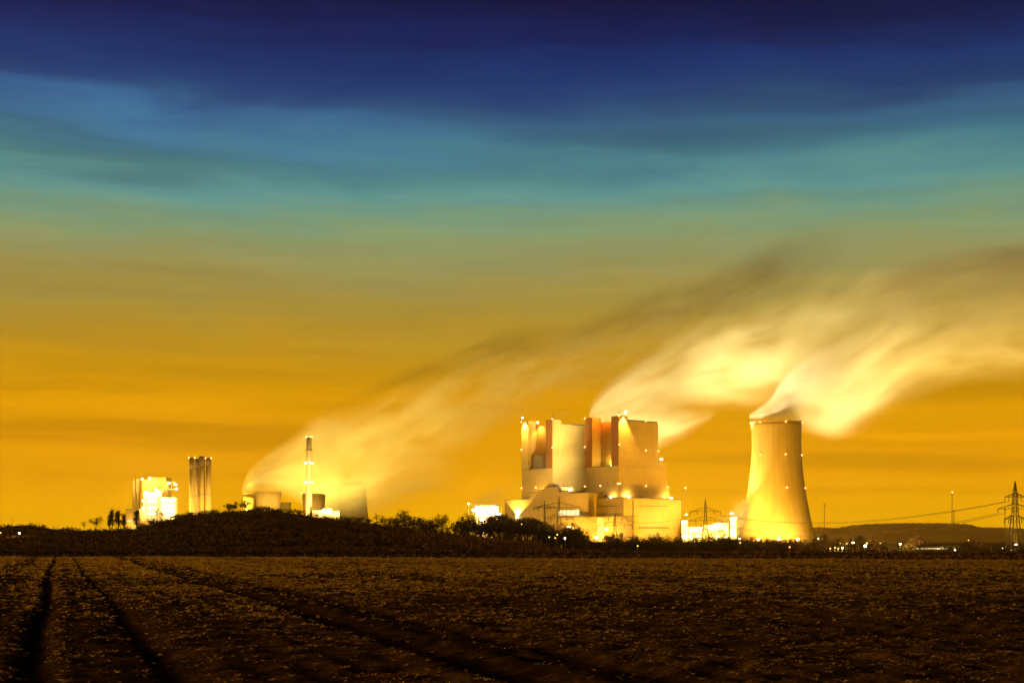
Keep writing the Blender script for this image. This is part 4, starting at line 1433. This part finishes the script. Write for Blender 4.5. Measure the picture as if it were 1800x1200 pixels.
G1 = 'trees along the crest of the bank'
CRESTT = [('spreading', 168, 909, 'low spreading leafless tree standing alone left of the poplars', 0.95), ('airy', 148, 917, 'small thin shrub left of the spreading tree on the bank', 0.9),
          ('poplar', 196.5, 895, 'tallest slim poplar on the bank left of the old boiler building', 1.0), ('poplar', 207, 897, 'fuller slim poplar beside the tallest poplar on the bank', 1.35),
          ('poplar', 192, 905, 'short thin poplar at the foot of the tallest poplar', 0.9),
          ('poplar', 217, 903, 'thin ragged poplar right of the poplar pair', 1.2), ('poplar', 240.5, 895, 'slim dark poplar in front of the low old building', 1.35),
          ('bush', 246, 916, 'low dark bush at the foot of the slim poplar before the old building', 1.0), ('airy', 276, 889, 'ragged tree silhouetted against the blazing old boiler building', 0.75),
          ('multi', 284, 897, 'dark shrubby tree right below the blazing old boiler building', 0.6), ('bush', 266, 910, 'dark bush left of the ragged tree before the blazing building', 0.9),
          ('round', 402, 887, 'small round tree left of the crest of the bank', 1.3), ('round', 413, 883, 'small upright tree on the crest of the bank', 0.9),
          ('multi', 430, 879, 'dense dark tree on the crest before the squat cooling tower', 1.15), ('bush', 456, 889, 'broad dome shaped bush on the crest before the pale cooling tower', 2.6),
          ('bush', 508, 893, 'small pointed bush on the crest left of the slim chimney', 1.2), ('airy', 662, 904, 'small thin tree on the slope right of the faint cooling tower', 1.0),
          ('airy', 672, 906, 'smaller thin tree next to the thin tree on the slope', 1.0), ('multi', 711, 897, 'bushy tree with red lamp glow in the gap of the bank', 1.1),
          ('bush', 698, 908, 'low bush left of the bushy tree in the gap', 1.6), ('bush', 727, 908, 'low bush right of the bushy tree in the gap', 1.8),
          ('spreading', 778, 904, 'flat topped tree in the middle of the bank', 0.9), ('bush', 760, 908, 'broad bush left of the flat topped tree', 1.6), ('bush', 745, 911, 'low dense bush filling the middle of the bank', 1.6)]
for kd, px, py, lab, wd in CRESTT:
    py -= 2.5 if kd != 'bush' else 0.5
    tree(kd, px, py, 655 + trng.uniform(-6, 6), lab, G1, wd)

HB = [(318, 903), (336, 899), (352, 897), (372, 894), (470, 890), (488, 892), (524, 896), (556, 901), (575, 904), (592, 906), (612, 908), (632, 909), (648, 910), (684, 909)]
for i, (px, py) in enumerate(HB):
    tree(trng.choice(['bush', 'multi', 'bush']), px, py - trng.uniform(0, 2.5), 652 + trng.uniform(-6, 4), f'small dark bush on the open crest of the bank, {["first", "second", "third", "fourth", "fifth", "sixth", "seventh", "eighth", "ninth", "tenth", "eleventh", "twelfth", "thirteenth", "fourteenth"][i]} from left',
         'small bushes on the crest of the bank', trng.uniform(1.2, 2.4))

# belt of trees in front of the plant, in two staggered rows
TOP = [(640, 914), (700, 914), (760, 914), (800, 916), (812, 908), (824, 896), (834, 903), (846, 914), (857, 914), (866, 905), (880, 901), (894, 904), (905, 911), (915, 909), (925, 907), (937, 909), (946, 914),
       (957, 913), (966, 921), (975, 925), (986, 915), (1000, 919), (1015, 927), (1028, 935), (1040, 948), (1054, 946), (1066, 940), (1080, 935), (1090, 940), (1110, 939), (1121, 945), (1135, 938), (1150, 937), (1165, 942), (1180, 937), (1195, 941),
       (1212, 945), (1226, 950), (1241, 944), (1258, 950), (1272, 946), (1285, 946), (1300, 950), (1318, 948), (1336, 953), (1352, 952), (1370, 956), (1385, 953), (1402, 957), (1418, 955), (1433, 953), (1446, 947)]
TOP = [(a, b - 8.0 * max(0.0, min(1.0, (a - 1190) / 60))) for a, b in TOP]
TX, TY = [p[0] for p in TOP], [p[1] for p in TOP]
ORD = ['first', 'second', 'third', 'fourth', 'fifth', 'sixth', 'seventh', 'eighth', 'ninth', 'tenth', 'eleventh', 'twelfth', 'thirteenth', 'fourteenth', 'fifteenth', 'sixteenth',
       'seventeenth', 'eighteenth', 'nineteenth', 'twentieth', 'twenty-first', 'twenty-second']
ZONES = [(700, 800, 'at the right end of the bank'), (800, 905, 'before the blazing loading building'), (905, 1036, 'in the tall clump before the machine hall'), (1036, 1125, 'below the low front hall'),
         (1125, 1200, 'below the turbine hall'), (1200, 1300, 'below the lit pump houses'), (1300, 1450, 'below the huge cooling tower')]
KN = {'round': 'round dark tree', 'multi': 'many stemmed dark tree', 'bush': 'dark bush', 'airy': 'thin see-through tree', 'spreading': 'wide dark tree', 'poplar': 'slim tree'}
belt = []
for px in TX:
    if px < 800:
        continue
    kd = trng.choice(['round', 'multi', 'multi', 'round', 'bush' if px > 1040 else 'multi'])
    if px in (824, 834):
        kd = 'airy'
    if px in (1212, 1258, 1336):
        kd = 'airy'
    belt.append((px + trng.uniform(-2, 2), float(np.interp(px, TX, TY)) + trng.uniform(-1, 1), 690 + trng.uniform(-22, 22), kd, trng.uniform(0.85, 1.2)))
px = 705.0
while px < 1445:
    top = float(np.interp(px, TX, TY)) + trng.uniform(5, 12)
    belt.append((px, min(top, 956), 640 + trng.uniform(-14, 14), trng.choice(['bush', 'multi', 'bush']), trng.uniform(1.0, 1.7)))
    px += trng.uniform(9, 15)
count = {}
belt.sort()
for px, py, Yd, kd, wd in belt:
    zn = next(z_[2] for z_ in ZONES if z_[0] <= px < z_[1] + 9)
    row = 'taller' if Yd > 665 else 'front row'
    key = (kd, zn, row)
    count[key] = count.get(key, 0) + 1
    tree(kd, px, py, Yd, f'{ORD[count[key] - 1]} {row} {KN[kd]} {zn}', 'belt of trees in front of the plant', wd)

# single trees and bushes along the right
RIGHTT = [('round', 1445, 946, 560, 'round tree at the right foot of the huge cooling tower', 1.0), ('spreading', 1469, 947, 620, 'thin wide tree between the first lamps right of the tower', 0.9),
          ('airy', 1496, 946, 620, 'ragged bare tree left of the brightest street lamp', 1.0), ('round', 1512, 945, 610, 'dark round tree just left of the brightest street lamp', 1.0),
          ('round', 1542, 946, 580, 'rounded tree right of the brightest street lamp', 1.05), ('spreading', 1569, 949, 570, 'wide low tree in the middle of the lamp row', 1.25),
          ('multi', 1592, 947, 570, 'tall dark tree left of the big dome tree', 1.0), ('round', 1602, 950, 560, 'dark tree touching the big dome tree', 1.2), ('round', 1616, 944.5, 560, 'big dome shaped tree in the lamp row', 1.1),
          ('bush', 1714, 951, 420, 'large dark thicket tree standing before the mast at right', 1.35), ('bush', 1735, 963, 410, 'lower bush right of the large thicket tree', 1.6), ('bush', 1690, 960, 430, 'bush at the left edge of the large thicket tree', 1.4),
          ('bush', 1762, 964, 400, 'low bush left of the right hand pylon foot', 1.6), ('bush', 1790, 970, 390, 'low bush right of the right hand pylon foot', 1.6), ('bush', 1670, 961, 440, 'small bush left of the thicket near a lamp', 1.3)]
for kd, px, py, Yd, lab, wd in RIGHTT:
    py -= 4.0
    tree(kd, px, py, Yd, lab, 'single trees along the lamp row at right', wd)
px = 1452.0
i = 0
while px < 1830:
    tree('bush', px, trng.uniform(957, 962) + (px - 1450) * 0.012, trng.uniform(500, 530), f'low dark hedge bush under the lamp row, {ORD[i]} from left', 'hedge of low bushes under the lamp row', trng.uniform(1.5, 2.2))
    i += 1
    px += trng.uniform(19, 26)
# ------------------------------------------------------------------ pylons, cables, masts, street lamps
def pylon(label, px, Yd, top, base_px_w, arms, base_z=None, waist=None):
    """lattice pylon; arms: (row, half width in px, droop)"""
    x0 = X(px, Yd)
    zb = surf_z(x0, Yd) if base_z is None else base_z
    k = Yd / F
    t_ = thing('power_pylon', label, 'pylon', (x0, Yd, zb), math.radians(trng.uniform(-6, 6)), 'lattice power pylons')
    H = Z(top, Yd) - zb
    r0 = 0.17 * Yd / 1000 + 0.13
    wb, wt = base_px_w * k, 1.0
    zar = [Z(a[0], Yd) - zb for a in arms]
    zw = zar[-1] if zar else H * .6

    def wid(z_):
        return np.interp(z_, [0, zw, zar[0] + 1 if zar else H * .8, H], [wb, wb * 0.36, wb * 0.26, 0.15])
    lv = [0]
    while lv[-1] < H - 1:
        lv.append(min(H, lv[-1] + max(2.2, wid(lv[-1]) * 1.7)))
    b_ = MB()
    for a, c in zip(lv[:-1], lv[1:]):
        w0, w1 = wid(a) / 2, wid(c) / 2
        cs0 = [(-w0, -w0, a), (w0, -w0, a), (w0, w0, a), (-w0, w0, a)]
        cs1 = [(-w1, -w1, c), (w1, -w1, c), (w1, w1, c), (-w1, w1, c)]
        for i in range(4):
            b_.tube(cs0[i], cs1[i], r0, r0 * 0.9, 4, False)
            j = (i + 1) % 4
            b_.tube(cs0[i], cs1[j], r0 * 0.5, None, 3, False)
            b_.tube(cs0[j], cs1[i], r0 * 0.5, None, 3, False)
            b_.tube(cs1[i], cs1[j], r0 * 0.5, None, 3, False)
    b_.obj('lattice_tower', M['steel'], t_)
    tips = []
    for (row, hw, dr), za in zip(arms, zar):
        am, ins = MB(), MB()
        w = hw * k
        w0 = wid(za) / 2
        for s_ in (-1, 1):
            tip = (s_ * w, 0, za - dr * k * 0.4)
            for yy in (-w0, w0):
                am.tube((s_ * w0, yy, za), tip, r0 * 0.75, None, 4, False)
                am.tube((s_ * w0, yy, za + w * 0.16 + 1.2), tip, r0 * 0.75, None, 4, False)
                for f_ in (0.25, 0.5, 0.75):
                    p = (s_ * (w0 + (w - w0) * f_), yy * (1 - f_), za + (tip[2] - za) * f_)
                    p2 = (p[0], p[1], za + w * 0.16 + 1.2 + (tip[2] - za - w * 0.16 - 1.2) * f_)
                    am.tube(p, p2, r0 * 0.4, None, 3, False)
            for f_ in (0.5, 0.97):
                p = (s_ * (w0 + (w - w0) * f_), 0, za + (tip[2] - za) * f_)
                ins.tube(p, (p[0], p[1], p[2] - 3.4), r0 * 0.8, None, 5, False)
                tips.append((x0 + p[0], Yd, zb + p[2] - 3.4))
        am.obj('cross_arm', M['steel'], t_)
        ins.obj('insulators', M['trim'], t_)
    return t_, tips


pyR, tipR = pylon('tall lattice pylon at the right edge of the picture with three arms', 1784.3, 1050, 844.5, 25, [(873, 19, 0.5), (893.5, 32, 1), (911.5, 20, 1)])
pyC, tipC = pylon('two armed lattice pylon before the lit pump houses', 1240, 1650, 876, 13, [(897, 27, 6), (914, 31, 4)], -3)
pyM, tipM = pylon('pylon standing before the machine hall windows', 982.5, 1450, 872, 12, [(891, 38, 0), (908, 26, 6)], 0)
pyF, tipF = pylon('pylon standing before the low front hall', 1081, 1560, 902, 10, [(909.5, 22, 1), (922.5, 31, 1)], -2)
pyT, tipT = pylon('thin pylon left of the machine hall window pylon', 957.5, 1800, 879, 5, [(892, 20, 1)], 0)


def cable(label, a, b_, sag, r):
    a, b_ = Vector(a), Vector(b_)
    pts = []
    n = 26
    for i in range(n + 1):
        f_ = i / n
        p = a.lerp(b_, f_)
        p.z -= sag * 4 * f_ * (1 - f_)
        pts.append(p)
    return tag(MB().poly(pts, r, 4).obj('power_cable', M['cable']), label, 'cable', 'power cables strung between the pylons')


far = ['outer end of top arm', 'inner end of top arm', 'outer end of middle arm', 'inner end of middle arm']
for i, (ia, ib) in enumerate([(1, 3), (0, 2), (5, 7), (4, 6)]):
    cable(f'cable between the two armed pylon and the edge pylon, {far[i]}', tipR[ia], tipC[ib], 12 + i * 1.5, 0.19)
for i, ia in enumerate((3, 2, 7, 6)):
    p = tipR[ia]
    cable(f'cable leaving rightwards from the edge pylon, {far[i]}', p, (p[0] + 260, p[1] - 190, p[2] + 2), 6, 0.16)
for i, (ia, ib) in enumerate([(1, 3), (5, 7)]):
    cable(f'power cable from the two armed pylon to the front hall pylon, {["upper", "lower"][i]} one', tipC[ia], tipF[ib], 5, 0.19)
for i, (ia, ib) in enumerate([(1, 3), (5, 7)]):
    cable(f'power cable from the front hall pylon to the window pylon, {["upper", "lower"][i]} one', tipF[ia], tipM[ib], 5, 0.19)
cable('power cable running left from the thin pylon past the machine hall', tipT[1], (X(900, 1900), 1900, Z(893, 1900)), 2, 0.2)


def mast(label, px, Yd, top, r, head, red=False, base=None, cat='mast'):
    x0 = X(px, Yd)
    zb = (max(surf_z(x0, Yd), float(ridge_z(x0, Yd)) if Yd > 6000 else -9) if base is None else base) - 1
    t_ = thing('radio_mast' if head else 'light_mast', label, cat, (x0, Yd, zb))
    zt = Z(top, Yd) - zb
    MB().tube((0, 0, 0), (0, 0, zt), r, r * 0.7, 8).obj('pole', M['steel'], t_)
    k = Yd / F
    if head:
        MB().lathe([(r * 0.8, zt - 2.2 * k), (head * k, zt - 1.4 * k), (head * k, zt - 0.5 * k), (r * 0.8, zt)], 12).obj('platform', M['steel'], t_)
    if red:
        MB().ball((0.5 * k, -1, zt + 1.2 * k), 1.35 * k).obj('warning_light', M['red'], t_)
    return t_


mast('tall radio mast with a red lamp on top standing on the far ridge', 1673.5, 10900, 866, 3.6, 2.0, True)
mast('shorter mast close beside the red lamp radio mast', 1676.8, 10900, 897, 3.6, 1.4)
mast('mast with a small flat head right of the huge cooling tower', 1449, 10900, 885.5, 3.4, 2.6)
mast('thin mast left of the right edge pylon, taller of two', 1766.5, 10900, 894, 3.6, 1.8)
mast('shorter thin mast half behind the right edge pylon', 1775.5, 10900, 904, 3.8, 0)
m_ = mast('slim lamp mast with a lit top between turbine hall and cooling tower', 1204, 2050, 859, 0.45, 1.0, False, -2)
MB().ball((0.6, -0.8, Z(857, 2050) + 3), 1.2).obj('warning_light', M['red'], m_)
mast('bare pole against the bright front of the turbine hall', 1113, 1700, 878, 0.35, 0, False, -2)
mast('small signal post in the hazy meadow left of the spreading tree', 21, 640, 909, 0.12, 0)

LAMPS = [(1, 936, 480, 'street lamp at the left edge of the picture'), (34, 936.5, 480, 'street lamp second from the left edge before the bank'),
         (339, 958, 420, 'faint lamp low at the foot of the bank on the left'), (785, 950, 560, 'tiny lone lamp on the dark bank in the middle'),
         (917, 921, 640, 'lamp glinting in the tall clump before the machine hall'), (965.5, 943.5, 625, 'leftmost of the lamps at the foot of the tall clump'),
         (979.5, 939, 625, 'upper lamp at the foot of the tall clump'), (993, 945.5, 625, 'right lamp at the foot of the tall clump'), (976, 945, 625, 'faint lower lamp at the foot of the tall clump'),
         (1121, 959, 560, 'lone lamp low before the turbine hall'), (1301, 953.5, 620, 'lamp in the trees before the cooling tower, left one'), (1388, 961, 560, 'reddish lamp low before the cooling tower'),
         (1446, 953, 700, 'first street lamp right of the huge cooling tower'), (1459.5, 963.5, 480, 'low street lamp below the second tree right of the tower'),
         (1468, 962, 480, 'low street lamp right below the thin wide tree'), (1473.5, 963.5, 480, 'small low lamp next to the thin wide tree'), (1477, 954, 720, 'street lamp above the small low lamp'),
         (1481, 962.5, 480, 'bright low street lamp before the bare tree'), (1488.5, 955, 720, 'dim street lamp behind the ragged bare tree'), (1514, 945.5, 760, 'high street lamp over the dark round tree'),
         (1521, 959, 540, 'brightest street lamp at right, with a warm glare'), (1524.5, 954.5, 700, 'street lamp right above the brightest street lamp'), (1547.5, 954.5, 640, 'street lamp beside the rounded tree'),
         (1582.5, 956, 560, 'bright street lamp right of the wide low tree'), (1590, 957, 640, 'dim lamp at the trunk of the tall dark tree'), (1656.5, 961.5, 500, 'single lamp right of the big dome tree'),
         (1678.5, 964.5, 450, 'bright lamp before the large thicket tree'), (1678.5, 967, 449, 'lower lamp under the bright lamp before the thicket'), (1702.5, 949, 700, 'high lamp above the large thicket tree'),
         (1762.5, 963, 620, 'upright lit lamp left of the right edge pylon'), (1777.5, 966.5, 600, 'lamp at the foot of the right edge pylon'), (1788, 972.5, 420, 'left of the low lamps under the right edge pylon'),
         (1793.5, 972, 420, 'middle of the low lamps under the right edge pylon'), (1797.5, 973.5, 420, 'rightmost of the low lamps under the right edge pylon')]
for px, py, Yd, lab in LAMPS:
    x0 = X(px, Yd)
    g0 = surf_z(x0, Yd)
    zt = Z(py, Yd)
    zb = min(g0, zt - 2.0)
    big = 2.1 if px == 1521 else (1.25 if px in (1481, 1582.5, 1678.5, 993, 34) else 1.0)
    t_ = thing('street_lamp', lab, 'street lamp', (x0, Yd, zb), 0, 'street lamps and yard lamps among the trees')
    h = zt - zb
    MB().tube((0, 0.5, -0.3), (0, 0.5, h + 0.1), 0.10, 0.07, 6).tube((0, 0.5, h + 0.1), (0, -0.1, h + 0.35), 0.06, None, 5).obj('pole', M['steel'], t_)
    r = 0.00042 * Yd * big
    MB().lathe([(r * 0.5, h - r * 0.7), (r, h - r * 0.25), (r, h + r * 0.35), (r * 0.6, h + r * 0.75)], 10).obj('lamp_head', M['red'] if px in (1388,) else (M['lamp_big'] if big > 1 else M['lamp_small']), t_)
# the lamps that carry far light their surroundings too
for px, py, Yd, pw in ((1521, 959, 536, 9000), (1481, 962, 476, 2500), (1582.5, 956, 556, 3500), (1678.5, 964, 446, 2500), (1447, 953, 690, 5000), (1790, 970, 416, 2500), (34, 936, 476, 120), (1000, 941, 700, 9000)):
    light('POINT', (X(px, Yd), Yd - 1.5, Z(py, Yd)), pw * 5, radius=0.5, name='street_lamp_light')
# long lit shed behind the lamp row, seen as glowing strips
t = thing('storage_shed', 'long low shed with a lit strip behind the lamp row at right', 'shed', (X(1640, 800), 800, surf_z(X(1640, 800), 800)))
MB().box(-12, 14, 0, 8, -1, 3.2).obj('walls', M['siding'], t)
MB().prism([(-12.5, -0.6), (14.5, -0.6), (14.5, 8.6), (-12.5, 8.6)], 3.25, 3.6).obj('roof', M['roofing'], t)
MB().box(-11, 8, -0.12, -0.02, 1.9, 2.6).obj('lit_window_strip', M['glazing'], t)
# ------------------------------------------------------------------ haze
mh = bpy.data.materials.new('haze_air')
mh.use_nodes = True
q = NT(mh.node_tree)
pv_ = q.n('ShaderNodeVolumePrincipled')
pv_.inputs['Color'].default_value = (1.0, 0.74, 0.24, 1)
pv_.inputs['Density'].default_value = 0.000043
pv_.inputs['Anisotropy'].default_value = 0.88
o = q.n('ShaderNodeOutputMaterial')
q.put(o.inputs['Volume'], pv_.outputs[0])
mh.cycles.homogeneous_volume = True
hb = MB().box(-7000, 7000, -120, 13200, -22, 662).obj('haze', mh)
tag(hb, 'thin golden evening haze over the whole plain', 'haze', kind='stuff')
